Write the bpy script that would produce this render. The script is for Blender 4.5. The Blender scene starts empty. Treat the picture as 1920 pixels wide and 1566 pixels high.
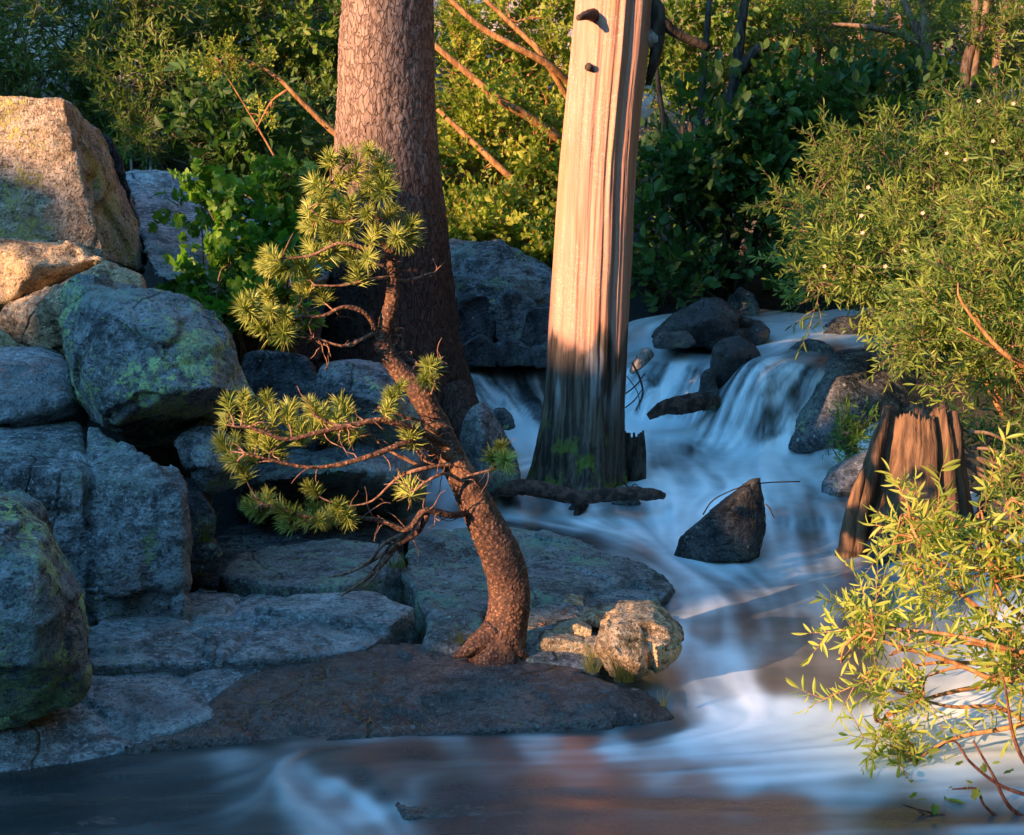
import bpy, bmesh, math, random
import numpy as np
from mathutils import Vector, Matrix, Quaternion
rnd = random.Random(7)
R = math.radians
sc = bpy.context.scene

# ------------------------------------------------------------------ camera, sky, sun, exposure
FPX = 2955.0; PITCH = R(8.0); CAMZ = 1.46
SUN_AZ = R(50.0)          # direction the light travels, measured from +Y towards +X
SUN_EL = R(14.0)
cam = bpy.data.objects.new('camera', bpy.data.cameras.new('camera'))
sc.collection.objects.link(cam); sc.camera = cam
cam.location = (0, 0, CAMZ); cam.rotation_euler = (R(90) - PITCH, 0, 0)
cam.data.sensor_width = 36; cam.data.lens = FPX * 36 / 1920
cam.data.clip_start = 0.05; cam.data.clip_end = 1500
cam.data.dof.use_dof = True; cam.data.dof.focus_distance = 6.2; cam.data.dof.aperture_fstop = 16
world = bpy.data.worlds.new('World'); sc.world = world; world.use_nodes = True
nt = world.node_tree
sky = nt.nodes.new('ShaderNodeTexSky'); sky.sky_type = 'NISHITA'; sky.sun_disc = False
sky.sun_elevation = SUN_EL; sky.altitude = 2500; sky.dust_density = 0.3; sky.ozone_density = 1.0
sx, sy = -math.sin(SUN_AZ), -math.cos(SUN_AZ)      # where the sun stands
sky.sun_rotation = math.atan2(sx, sy) % (2 * math.pi)
bg = nt.nodes['Background']; tint = nt.nodes.new('ShaderNodeMix'); tint.data_type = 'RGBA'; tint.blend_type = 'MULTIPLY'; tint.inputs[0].default_value = 1
nt.links.new(sky.outputs[0], tint.inputs[6]); tint.inputs[7].default_value = (.55, .98, 1.08, 1); nt.links.new(tint.outputs[2], bg.inputs[0]); bg.inputs[1].default_value = 0.15
sd = bpy.data.lights.new('sun', 'SUN'); sd.energy = 2.5; sd.angle = R(0.53); sd.color = (1.0, 0.56, 0.28)
sun = bpy.data.objects.new('sun', sd); sc.collection.objects.link(sun)
SUND = Vector((math.sin(SUN_AZ) * math.cos(SUN_EL), math.cos(SUN_AZ) * math.cos(SUN_EL), -math.sin(SUN_EL)))
sun.rotation_euler = SUND.to_track_quat('-Z', 'Y').to_euler()
sc.view_settings.view_transform = 'Standard'; sc.view_settings.look = 'None'
sc.view_settings.gamma = 1; sc.view_settings.exposure = 2.65
sc.view_settings.use_curve_mapping = False
sc.render.engine = 'CYCLES'
sc.cycles.use_denoising = True
sc.cycles.max_bounces = 6; sc.cycles.diffuse_bounces = 3; sc.cycles.glossy_bounces = 2
sc.cycles.transparent_max_bounces = 8; sc.cycles.transmission_bounces = 3
sc.cycles.caustics_reflective = False; sc.cycles.caustics_refractive = False
sc.cycles.sample_clamp_indirect = 4

# ------------------------------------------------------------------ pixel helpers (photo pixels -> places in the world)
cp, sp = math.cos(PITCH), math.sin(PITCH)
def ray(px, py):
    a = (px - 960) / FPX; b = -(py - 783) / FPX
    return (a, cp + b * sp, -sp + b * cp)
def P(px, py, Y):
    d = ray(px, py); t = Y / d[1]
    return Vector((d[0] * t, Y, CAMZ + d[2] * t))
def PZ(px, py, z):
    d = ray(px, py); t = (z - CAMZ) / d[2]
    return Vector((d[0] * t, d[1] * t, z))
def to_px(V):
    x, y, z = V[:, 0], V[:, 1], V[:, 2] - CAMZ
    f = y * cp - z * sp; u = y * sp + z * cp
    return 960 + FPX * x / f, 783 - FPX * u / f

# ------------------------------------------------------------------ numpy noise
_rs = np.random.RandomState(5)
_perm = np.concatenate([_rs.permutation(256)] * 3)
_g = _rs.normal(size=(256, 3)); _g /= np.linalg.norm(_g, axis=1)[:, None]
def pnoise(Q):
    I = np.floor(Q).astype(np.int64); F = Q - I; I &= 255
    W = F * F * F * (F * (F * 6 - 15) + 10)
    out = 0
    for i in (0, 1):
        for j in (0, 1):
            for k in (0, 1):
                h = _perm[_perm[_perm[(I[:, 0] + i) & 255] + ((I[:, 1] + j) & 255)] + ((I[:, 2] + k) & 255)]
                g = _g[h & 255]
                d = g[:, 0] * (F[:, 0] - i) + g[:, 1] * (F[:, 1] - j) + g[:, 2] * (F[:, 2] - k)
                w = (W[:, 0] if i else 1 - W[:, 0]) * (W[:, 1] if j else 1 - W[:, 1]) * (W[:, 2] if k else 1 - W[:, 2])
                out = out + w * d
    return out
def fbm(V, s, o=4, gain=.5):
    a, t, r = 1.0, 0, 0
    for k in range(o):
        r = r + a * pnoise(V * s + 17.3 * k); t += a; a *= gain; s *= 2.03
    return r / t * 1.6
_fp = _rs.rand(256, 3)
def worley(Q):
    I = np.floor(Q).astype(np.int64); F = Q - I
    f1 = np.full(len(Q), 9.0); f2 = f1.copy()
    for i in (-1, 0, 1):
        for j in (-1, 0, 1):
            for k in (-1, 0, 1):
                h = _perm[_perm[_perm[(I[:, 0] + i) & 255] + ((I[:, 1] + j) & 255)] + ((I[:, 2] + k) & 255)] & 255
                d = np.linalg.norm(_fp[h] + np.array([i, j, k]) - F, axis=1)
                m = d < f1
                f2 = np.where(m, f1, np.minimum(f2, d)); f1 = np.where(m, d, f1)
    return f1, f2
_dirs = _rs.normal(size=(256, 3)); _dirs /= np.linalg.norm(_dirs, axis=1)[:, None]
def shards(Q):
    """each fracture cell gets its own height and its own tilt"""
    I = np.floor(Q).astype(np.int64); F = Q - I
    f1 = np.full(len(Q), 9.0); hid = np.zeros(len(Q), int); off = np.zeros((len(Q), 3))
    for i in (-1, 0, 1):
        for j in (-1, 0, 1):
            for k in (-1, 0, 1):
                h = _perm[_perm[_perm[(I[:, 0] + i) & 255] + ((I[:, 1] + j) & 255)] + ((I[:, 2] + k) & 255)] & 255
                r = F - (_fp[h] + np.array([i, j, k])); d = np.linalg.norm(r, axis=1); m = d < f1
                f1 = np.where(m, d, f1); hid = np.where(m, h, hid); off = np.where(m[:, None], r, off)
    return _fp[hid, 1] - .5, (off * _dirs[hid]).sum(1)
def sstep(x, a, b):
    t = np.clip((x - a) / (b - a), 0, 1); return t * t * (3 - 2 * t)

# ------------------------------------------------------------------ object helpers
col = sc.collection
def mk(name, V, F, mat, parent=None, loc=None, smooth=True, attrs=None):
    V = np.asarray(V, dtype=np.float64).reshape(-1, 3)
    if loc is not None: V = V - np.array(loc)[None]
    me = bpy.data.meshes.new(name)
    if isinstance(F, np.ndarray):
        n, k = F.shape
        me.vertices.add(len(V)); me.vertices.foreach_set('co', V.astype(np.float32).ravel())
        me.loops.add(n * k); me.loops.foreach_set('vertex_index', F.astype(np.int32).ravel())
        me.polygons.add(n); me.polygons.foreach_set('loop_start', np.arange(0, n * k, k, dtype=np.int32))
        me.update(calc_edges=True)
    else:
        me.from_pydata([tuple(v) for v in V], [], F); me.update()
    if smooth: me.polygons.foreach_set('use_smooth', [True] * len(me.polygons))
    if attrs:
        for k, a in attrs.items():
            at = me.attributes.new(k, 'FLOAT', 'POINT'); at.data.foreach_set('value', np.asarray(a, dtype=np.float32))
    if mat is not None: me.materials.append(mat)
    o = bpy.data.objects.new(name, me); col.objects.link(o)
    if parent is not None: o.parent = parent
    elif loc is not None: o.location = loc
    return o
def tag(o, label=None, cat=None, group=None, kind=None):
    if label: o['label'] = label
    if cat: o['category'] = cat
    if group: o['group'] = group
    if kind: o['kind'] = kind
    return o
def thing(name, label, cat, loc, group=None):
    o = bpy.data.objects.new(name, None); col.objects.link(o); o.location = loc
    o.empty_display_size = .1
    return tag(o, label, cat, group)
def inst(name, me, parent, M):
    o = bpy.data.objects.new(name, me); col.objects.link(o); o.parent = parent; o.matrix_local = M
    return o
def catmull(pts, n):
    pts = [np.array(p, dtype=float) for p in pts]
    if len(pts) < 3:
        return [pts[0] + (pts[-1] - pts[0]) * i / n for i in range(n + 1)]
    q = [2 * pts[0] - pts[1]] + pts + [2 * pts[-1] - pts[-2]]
    out = []
    for i in range(len(pts) - 1):
        p0, p1, p2, p3 = q[i:i + 4]
        for k in range(n):
            t = k / n
            out.append(.5 * ((2 * p1) + (-p0 + p2) * t + (2 * p0 - 5 * p1 + 4 * p2 - p3) * t * t + (-p0 + 3 * p1 - 3 * p2 + p3) * t ** 3))
    out.append(pts[-1]); return out
def tube(pts, rad, seg=6, sub=4, wob=0.0, cap=True):
    """pts (n,3), rad (n) -> verts, faces; smooth path"""
    pr = catmull([tuple(p) + (r,) for p, r in zip(pts, rad)], sub)
    pr = np.array(pr); C = pr[:, :3]; rr = np.maximum(pr[:, 3], 1e-4)
    T = np.gradient(C, axis=0); T /= np.linalg.norm(T, axis=1)[:, None] + 1e-9
    ref = np.array([0.0, 1.0, 0.0]) if abs(T[0][1]) < .8 else np.array([1.0, 0, 0])
    V = []; N = ref - T[0] * ref.dot(T[0]); N /= np.linalg.norm(N)
    for i in range(len(C)):
        N = N - T[i] * N.dot(T[i]); N /= np.linalg.norm(N) + 1e-9
        B = np.cross(T[i], N)
        for k in range(seg):
            a = 2 * math.pi * k / seg
            r = rr[i] * (1 + wob * (rnd.random() - .5))
            V.append(C[i] + r * (math.cos(a) * N + math.sin(a) * B))
    n = len(C); F = []
    for i in range(n - 1):
        for k in range(seg):
            k2 = (k + 1) % seg
            F.append((i * seg + k, i * seg + k2, (i + 1) * seg + k2, (i + 1) * seg + k))
    if cap:
        F.append(tuple(range(seg))[::-1]); F.append(tuple((n - 1) * seg + k for k in range(seg)))
    return V, F
class MB:
    def __init__(s): s.V = []; s.F = []
    def add(s, VF):
        V, F = VF; b = len(s.V); s.V.extend(V); s.F.extend([tuple(i + b for i in f) for f in F]); return s

# ------------------------------------------------------------------ materials
class NT:
    def __init__(s, name):
        s.m = bpy.data.materials.new(name); s.m.use_nodes = True; s.t = s.m.node_tree
        s.t.nodes.clear(); s.out = s.n('OutputMaterial')
    def n(s, ty, **kw):
        nd = s.t.nodes.new('ShaderNode' + ty)
        for k, v in kw.items():
            if k.startswith('_'): setattr(nd, k[1:], v)
            else: s.put(nd.inputs[k.replace('#', '')] if not k.startswith('i') or not k[1:].isdigit() else nd.inputs[int(k[1:])], v)
        return nd
    def put(s, sock, v):
        if isinstance(v, bpy.types.NodeSocket): s.t.links.new(v, sock)
        elif hasattr(v, 'outputs'): s.t.links.new(v.outputs[0], sock)
        else: sock.default_value = (tuple(v) + (1,)) if isinstance(v, (tuple, list)) and len(v) == 3 and len(sock.default_value) == 4 else v
    def math(s, op, a, b=0, c=None):
        nd = s.n('Math', _operation=op); s.put(nd.inputs[0], a); s.put(nd.inputs[1], b)
        if c is not None: s.put(nd.inputs[2], c)
        return nd.outputs[0]
    def mix(s, f, a, b, bt='MIX'):
        nd = s.n('Mix', _data_type='RGBA', _blend_type=bt); s.put(nd.inputs[0], f); s.put(nd.inputs[6], a); s.put(nd.inputs[7], b)
        return nd.outputs[2]
    def ramp(s, f, a, b, ca=0.0, cb=1.0):
        nd = s.n('MapRange'); nd.clamp = True; nd.interpolation_type = 'SMOOTHSTEP'
        s.put(nd.inputs[0], f)
        for i, v in enumerate((a, b, ca, cb)): nd.inputs[i + 1].default_value = v
        return nd.outputs[0]
    def coord(s, scale=(1, 1, 1), rot=(0, 0, 0)):
        tc = s.n('TexCoord'); mp = s.n('Mapping', _vector_type='POINT'); s.t.links.new(tc.outputs['Object'], mp.inputs[0])
        mp.inputs['Scale'].default_value = scale; mp.inputs['Rotation'].default_value = rot
        return mp.outputs[0]
    def noise(s, v, sc, det=4, rough=.55, dist=0):
        nd = s.n('TexNoise'); s.put(nd.inputs['Vector'], v); nd.inputs['Scale'].default_value = sc
        nd.inputs['Detail'].default_value = det; nd.inputs['Roughness'].default_value = rough; nd.inputs['Distortion'].default_value = dist
        return nd.outputs[0]
    def voro(s, v, sc, feat='F1', rand=1):
        nd = s.n('TexVoronoi', _feature=feat); s.put(nd.inputs['Vector'], v); nd.inputs['Scale'].default_value = sc
        nd.inputs['Randomness'].default_value = rand
        return nd.outputs[0]
    def bump(s, h, strength, dist, nrm=None):
        nd = s.n('Bump'); s.put(nd.inputs['Height'], h); nd.inputs['Strength'].default_value = strength; nd.inputs['Distance'].default_value = dist
        if nrm is not None: s.put(nd.inputs['Normal'], nrm)
        return nd.outputs[0]
    def bsdf(s, c, rough=.8, nrm=None, spec=.3, **kw):
        nd = s.n('BsdfPrincipled'); s.put(nd.inputs['Base Color'], c); s.put(nd.inputs['Roughness'], rough)
        nd.inputs['Specular IOR Level'].default_value = spec
        if nrm is not None: s.put(nd.inputs['Normal'], nrm)
        return nd.outputs[0]
    def done(s, sh): s.t.links.new(sh, s.out.inputs[0]); return s.m

def rock_mat(name, dark=(.07, .075, .08), light=(.25, .26, .27), lichen=(.28, .36, .15), lich=.5, lich2=.3, rust=0.2, rustc=(.20, .11, .06), spots=.3, wet=0.0, band=0.0, rough=.85):
    m = NT(name); v = m.coord()
    n1 = m.noise(v, 2.2, 6, .62); n2 = m.noise(v, 14, 6, .7); n3 = m.noise(v, 90, 3, .6)
    f = m.math('ADD', m.math('MULTIPLY', n1, .5), m.math('MULTIPLY', n2, .5))
    c = m.mix(m.ramp(f, .38, .60), tuple(x * .6 for x in dark), tuple(x * 1.2 for x in light))
    c = m.mix(m.ramp(m.noise(v, 3.1, 5, .6, .6), 1 - .42 - rust * .25, .75), c, m.mix(.6, rustc, light))
    # dark weathering streaks and speckle
    c = m.mix(m.ramp(n3, .50, .66, 0, .7), c, tuple(x * .3 for x in dark))
    c = m.mix(m.ramp(m.noise(v, 48, 3, .7), .56, .66, 0, .55), c, tuple(min(1, x * 1.7) for x in light))
    # small pits and dark scabs, longer than high
    vp = m.coord((1, 1, 2.4))
    c = m.mix(m.ramp(m.noise(vp, 26, 3, .5), .57, .64, 0, .75), c, tuple(x * .6 for x in dark))
    # green lichen with crisp crumbly edges
    lm = m.math('ADD', m.math('MULTIPLY', m.noise(v, 4, 4), .48), m.math('MULTIPLY', m.noise(v, 30, 5, .75), .52))
    th = .60 - .10 * lich
    lmask = m.ramp(lm, th, th + .025)
    lmask = m.math('MULTIPLY', lmask, m.ramp(m.noise(v, 75, 3, .7), .40, .50, .25, 1))
    lcol = m.mix(m.noise(v, 22, 2), lichen, tuple(min(.8, x * 1.7) for x in lichen))
    if lich > 0: c = m.mix(m.math('MULTIPLY', lmask, .8), c, lcol)
    # grey-green crust
    if lich2 > 0:
        l2 = m.math('ADD', m.math('MULTIPLY', m.noise(m.coord(rot=(1, 2, 0)), 4, 3), .5), m.math('MULTIPLY', m.noise(v, 60, 4, .7), .5))
        c = m.mix(m.math('MULTIPLY', m.ramp(l2, .60 - .14 * lich2, .64 - .14 * lich2), .6), c, (.24, .29, .25))
    if spots > 0:
        vv = m.voro(v, 11); c = m.mix(m.ramp(m.math('ADD', vv, m.math('MULTIPLY', n2, .15)), .13 + .05 * spots, .15 + .05 * spots, .75, 0), c, (.42, .46, .42))
    # cracks
    ed = m.voro(m.mix(.22, m.coord((1, 1, 1.6), (.3, .5, .2)), m.n('TexNoise', Vector=v, Scale=2.2, Detail=5.0).outputs[1]), 1.5, 'DISTANCE_TO_EDGE')
    ed = m.math('ADD', ed, m.ramp(m.noise(v, 1.6, 3), .44, .56, 0, .1))
    cr = m.ramp(ed, 0.0, .012)
    c = m.mix(m.ramp(ed, 0, .006, .7, 0), c, (.02, .02, .02))
    h = m.math('ADD', m.math('MULTIPLY', n2, .6), m.math('ADD', m.math('MULTIPLY', n3, .22), m.math('MULTIPLY', cr, .25)))
    h = m.math('ADD', h, m.math('MULTIPLY', lmask, .06 if lich > 0 else 0))
    if band:
        wv = m.noise(m.coord((1.2, 1.2, 14), (.15, .25, 0)), 2.2, 5, .6); h = m.math('ADD', h, m.math('MULTIPLY', wv, band))
        c = m.mix(m.ramp(wv, .55, .7, 0, .4), c, tuple(x * .6 for x in dark))
    b = m.bump(h, 1.0, .055)
    wetm = m.ramp(m.noise(v, 1.7, 4, .6), .62 - .35 * wet, .75 - .3 * wet) if wet else 0.0
    if wet:
        c = m.mix(m.math('MULTIPLY', wetm, .6), c, tuple(x * .5 for x in dark))
        ro = m.math('SUBTRACT', rough, m.math('MULTIPLY', wetm, rough - .22))
        return m.done(m.bsdf(c, ro, b, .5))
    return m.done(m.bsdf(c, rough, b, .3))
RM = {
 'grey': rock_mat('granite_grey', band=.3),
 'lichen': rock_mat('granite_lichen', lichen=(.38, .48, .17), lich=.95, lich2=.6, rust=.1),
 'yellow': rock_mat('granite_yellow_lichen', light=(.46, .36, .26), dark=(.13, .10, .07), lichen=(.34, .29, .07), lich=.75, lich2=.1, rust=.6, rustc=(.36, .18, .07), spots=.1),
 'pale': rock_mat('granite_pale', dark=(.16, .17, .18), light=(.40, .41, .42), lich=0, lich2=.1, rust=.05, band=.5),
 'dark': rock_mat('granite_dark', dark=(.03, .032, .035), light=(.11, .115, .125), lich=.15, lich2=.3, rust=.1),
 'wet': rock_mat('granite_wet', dark=(.035, .033, .033), light=(.13, .12, .12), lich=.1, lich2=.25, rust=.35, rustc=(.13, .065, .05), wet=.9),
 'slab': rock_mat('granite_slab', dark=(.12, .13, .135), light=(.38, .40, .41), lich=0.1, lich2=.4, rust=.2, band=.2, wet=.45),
 'speck': rock_mat('granite_speckled', dark=(.04, .042, .045), light=(.16, .165, .17), lich=.1, lich2=.5, rust=0, spots=1.0),
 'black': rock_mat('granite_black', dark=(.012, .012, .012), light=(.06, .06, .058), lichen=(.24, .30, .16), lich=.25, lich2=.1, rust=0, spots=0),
 'slabface': rock_mat('granite_slab_face', dark=(.09, .095, .10), light=(.33, .35, .36), lich=.3, lich2=.5, rust=.15, band=.2),
 'slabgreen': rock_mat('granite_slab_green', dark=(.08, .085, .085), light=(.23, .235, .235), lichen=(.17, .27, .17), lich=.8, lich2=.5, rust=.35, rustc=(.17, .11, .08), band=.1),
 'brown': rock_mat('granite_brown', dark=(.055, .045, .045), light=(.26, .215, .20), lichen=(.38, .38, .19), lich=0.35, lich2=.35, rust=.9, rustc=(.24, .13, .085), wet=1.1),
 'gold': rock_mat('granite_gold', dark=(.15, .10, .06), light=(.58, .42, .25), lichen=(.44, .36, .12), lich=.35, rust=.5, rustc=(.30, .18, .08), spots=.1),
}
def leaf_mat(name, c1, c2, trans=.45, tint=(1.0, 1.25, .5), rough=.5):
    m = NT(name); v = m.coord(); oi = m.n('ObjectInfo')
    n = m.noise(v, 17, 2)
    f = m.math('ADD', m.math('MULTIPLY', n, .6), m.math('MULTIPLY', oi.outputs['Random'], .6))
    c = m.mix(m.ramp(f, .3, .95), tuple(x * .8 for x in c1), c2)
    d = m.bsdf(c, rough, None, .35)
    tr = m.n('BsdfTranslucent', Color=m.mix(1.0, c, tint, 'MULTIPLY')).outputs[0]
    mx = m.n('MixShader', i0=trans, i1=d, i2=tr)
    return m.done(mx.outputs[0])
LM = {
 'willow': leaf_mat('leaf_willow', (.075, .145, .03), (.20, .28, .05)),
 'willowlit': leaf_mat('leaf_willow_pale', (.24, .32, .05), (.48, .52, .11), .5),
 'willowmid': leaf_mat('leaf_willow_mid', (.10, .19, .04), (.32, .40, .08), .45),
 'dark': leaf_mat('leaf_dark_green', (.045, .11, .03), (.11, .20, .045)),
 'deep': leaf_mat('leaf_deep_green', (.09, .165, .04), (.26, .30, .08)),
 'alder': leaf_mat('leaf_alder', (.17, .25, .03), (.40, .44, .07), .5),
 'maple': leaf_mat('leaf_maple', (.07, .20, .03), (.19, .34, .045), .5),
 'needle': leaf_mat('pine_needle', (.26, .34, .06), (.50, .54, .13), .3, (1, 1.1, .5), .4),
 'grass': leaf_mat('grass_blade', (.12, .15, .04), (.32, .30, .12), .4),
}
def bark_mat(name, c1, c2, sc=30, bump=.8, stretch=.35):
    m = NT(name); v = m.coord((1, 1, stretch))
    n = m.noise(v, sc, 5, .65, .4); n2 = m.noise(v, sc * 4, 3)
    c = m.mix(m.ramp(n, .38, .62), c1, c2)
    return m.done(m.bsdf(c, .85, m.bump(m.math('ADD', n, m.math('MULTIPLY', n2, .4)), bump, .01), .2))
BM = {
 'stem': bark_mat('bark_stem', (.10, .06, .04), (.26, .17, .11)),
 'orange': bark_mat('bark_orange', (.20, .09, .035), (.42, .22, .09)),
 'dark': bark_mat('bark_dark', (.025, .018, .014), (.08, .06, .045)),
 'pine': bark_mat('bark_young_pine', (.075, .035, .022), (.24, .12, .07), 38, 1.0, 1.0),
 'twig': bark_mat('bark_pine_twig', (.13, .065, .04), (.36, .20, .14), 50),
 'red': bark_mat('bark_red_twig', (.07, .025, .018), (.18, .08, .05), 50),
 'grey': bark_mat('bark_grey_twig', (.16, .13, .11), (.34, .29, .25), 40),
 'log': bark_mat('bark_wet_log', (.03, .018, .014), (.11, .065, .05), 22, 1.0, 1.0),
}

# ------------------------------------------------------------------ stream: flow lines in the place (px, py, height), surface level
flows = [
 # upper pool
 [(1700,590,.62),(1620,600,.60),(1520,620,.56),(1470,640,.52),(1440,655,.505),(1400,680,.48),(1370,730,.33),(1345,790,.145),(1330,838,.01),(1300,870,.0)],
 [(1640,625,.55),(1560,640,.52),(1500,660,.495),(1450,690,.465),(1430,740,.315),(1410,800,.13),(1400,843,.005),(1380,880,-.003)],
 [(1600,645,.50),(1545,660,.49),(1500,690,.46),(1470,760,.25),(1450,835,.015),(1440,855,.005),(1450,890,-.003)],
 [(1620,655,.49),(1565,664,.48),(1530,690,.455),(1510,760,.25),(1495,835,.015),(1530,870,.0),(1550,893,0)],
 [(1500,612,.58),(1400,620,.56),(1330,640,.50),(1325,665,.45),(1305,700,.375),(1290,745,.22),(1300,785,.11),(1290,825,.07)],
 [(1420,600,.60),(1340,604,.60),(1285,612,.58),(1275,648,.48),(1260,690,.40),(1250,740,.23),(1250,780,.11),(1260,830,.06),(1310,885,.0)],
 [(1300,596,.61),(1240,606,.59),(1225,645,.485),(1205,690,.40),(1190,740,.23),(1190,780,.11),(1200,830,.06),(1220,900,0),(1240,935,-.02)],
 # left fall behind the big trunk
 [(1180,675,.42),(1100,680,.41),(1000,678,.41),(900,676,.41),(880,684,.405),(890,706,.375),(905,750,.245),(925,772,.165),(955,800,.11),(985,850,.045),(960,880,.03)],
 [(1060,684,.40),(950,690,.40),(955,722,.33),(965,770,.165),(985,800,.11),(1010,840,.05),(1060,880,.02)],
 [(1120,686,.40),(1015,692,.395),(1012,722,.33),(1015,770,.165),(1040,810,.09),(1100,860,.03)],
 [(1120,830,.06),(1150,880,.01),(1180,910,0)],
 # small falls beside the young pine
 [(985,860,.04),(910,865,.045),(870,872,.04),(885,900,0),(905,945,-.07),(950,968,-.08)],
 [(960,880,.03),(870,868,.05),(830,872,.045),(820,895,.01),(815,960,-.075),(860,972,-.08)],
 [(780,874,.045),(790,900,0),(785,960,-.075),(830,980,-.085)],
 # over the log
 [(1000,900,.0),(960,925,-.005),(955,955,-.07),(1000,980,-.083)],
 [(1080,905,.0),(1085,930,-.01),(1090,962,-.07),(1130,985,-.085)],
 [(1150,905,0),(1160,930,-.01),(1165,963,-.07),(1200,990,-.088)],
 [(1220,900,0),(1235,932,-.012),(1240,965,-.07),(1255,995,-.09)],
 # big lower pool, spilling right
 [(1310,885,0),(1340,920,-.01),(1290,950,-.03),(1260,1000,-.088),(1275,1045,-.098),(1330,1075,-.105),(1400,1120,-.113),(1430,1200,-.13),(1440,1290,-.155),(1450,1340,-.17)],
 [(1450,890,0),(1470,930,-.01),(1480,958,-.018),(1485,1000,-.09),(1490,1040,-.105),(1500,1100,-.112),(1510,1200,-.13),(1510,1290,-.155),(1520,1340,-.17)],
 [(1530,893,0),(1545,930,-.01),(1555,958,-.018),(1565,1000,-.09),(1575,1040,-.105),(1590,1100,-.112),(1600,1200,-.13),(1600,1290,-.155),(1590,1340,-.17)],
 [(860,972,-.08),(950,980,-.084),(1050,992,-.087),(1150,1010,-.09),(1230,1040,-.098),(1280,1080,-.106),(1300,1130,-.116),(1285,1200,-.13),(1290,1260,-.145),(1320,1310,-.163),(1380,1345,-.172)],
 [(1080,1010,-.09),(1180,1050,-.10),(1250,1100,-.11),(1260,1170,-.125),(1255,1240,-.14),(1270,1310,-.163),(1250,1370,-.177)],
 # right side channel behind the near bush
 [(1960,950,-.0),(1900,985,-.02),(1840,1050,-.07),(1780,1130,-.105),(1730,1220,-.135),(1700,1320,-.165)],
 [(2080,990,-.02),(2000,1040,-.06),(1930,1120,-.10),(1860,1220,-.135),(1830,1330,-.165)],
 [(1720,1010,-.06),(1700,1060,-.09),(1680,1130,-.11),(1660,1220,-.135),(1650,1320,-.163)],
 # foreground, moving to the left
 [(2200,1330,-.165),(1900,1345,-.17),(1600,1352,-.172),(1350,1368,-.177),(1100,1388,-.18),(800,1392,-.182),(560,1396,-.184),(450,1402,-.186),(300,1420,-.19),(100,1450,-.2),(-100,1480,-.21)],
 [(2200,1400,-.18),(1800,1410,-.18),(1400,1425,-.183),(1100,1440,-.186),(800,1440,-.19),(600,1436,-.193),(450,1440,-.196),(200,1475,-.21),(-100,1520,-.22)],
 [(560,1430,-.192),(620,1455,-.20),(680,1490,-.215),(740,1530,-.235),(790,1580,-.24)],
 [(500,1425,-.192),(560,1465,-.203),(640,1510,-.222),(700,1550,-.24),(720,1620,-.245)],
 [(2200,1500,-.2),(1700,1510,-.2),(1300,1510,-.2),(1000,1500,-.205),(800,1510,-.22),(780,1560,-.24)],
 [(2200,1640,-.22),(1600,1640,-.22),(1100,1620,-.23),(700,1640,-.245),(300,1600,-.235),(-100,1620,-.24)],
 [(450,1480,-.205),(300,1520,-.215),(100,1540,-.22),(-100,1570,-.23)],
 [(2200,1900,-.25),(1500,1900,-.25),(900,1900,-.26),(300,1880,-.26),(-200,1850,-.26)],
 [(2200,2400,-.28),(1500,2400,-.28),(900,2400,-.28),(300,2400,-.28),(-200,2400,-.28)],
]
def resample(pl, step):
    out = []
    for a, b in zip(pl[:-1], pl[1:]):
        n = max(1, int((b - a).length / step))
        for k in range(n): out.append(a.lerp(b, k / n))
    out.append(pl[-1]); return out
S_pts, S_dir = [], []
for pl in flows:
    w = resample([Vector(p) for p in catmull([tuple(PZ(*p)) for p in pl], 4)], .11)
    for i, p in enumerate(w):
        d = w[min(i + 1, len(w) - 1)] - w[max(i - 1, 0)]
        S_pts.append(p); S_dir.append((d.x, d.y))
S_pts = np.array([tuple(p) for p in S_pts]); S_dir = np.array(S_dir)
S_dir /= np.linalg.norm(S_dir, axis=1)[:, None] + 1e-9
def rbf_fit(XY, Z, lam=.035):
    n = len(XY); D = np.linalg.norm(XY[:, None] - XY[None], axis=2)
    A = np.zeros((n + 3, n + 3)); A[:n, :n] = -D + np.eye(n) * lam
    A[:n, n] = 1; A[:n, n + 1:] = XY; A[n:, :n] = A[:n, n:].T
    return XY, np.linalg.solve(A, np.concatenate([Z, np.zeros(3)]))
def rbf_eval(fit, Q):
    XY, c = fit; out = np.empty(len(Q))
    for i in range(0, len(Q), 20000):
        q = Q[i:i + 20000]
        D = np.sqrt(((q[:, None] - XY[None]) ** 2).sum(2))
        out[i:i + 20000] = -D @ c[:-3] + c[-3] + q @ c[-2:]
    return out
water_fit = rbf_fit(S_pts[:, :2], S_pts[:, 2])

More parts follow.
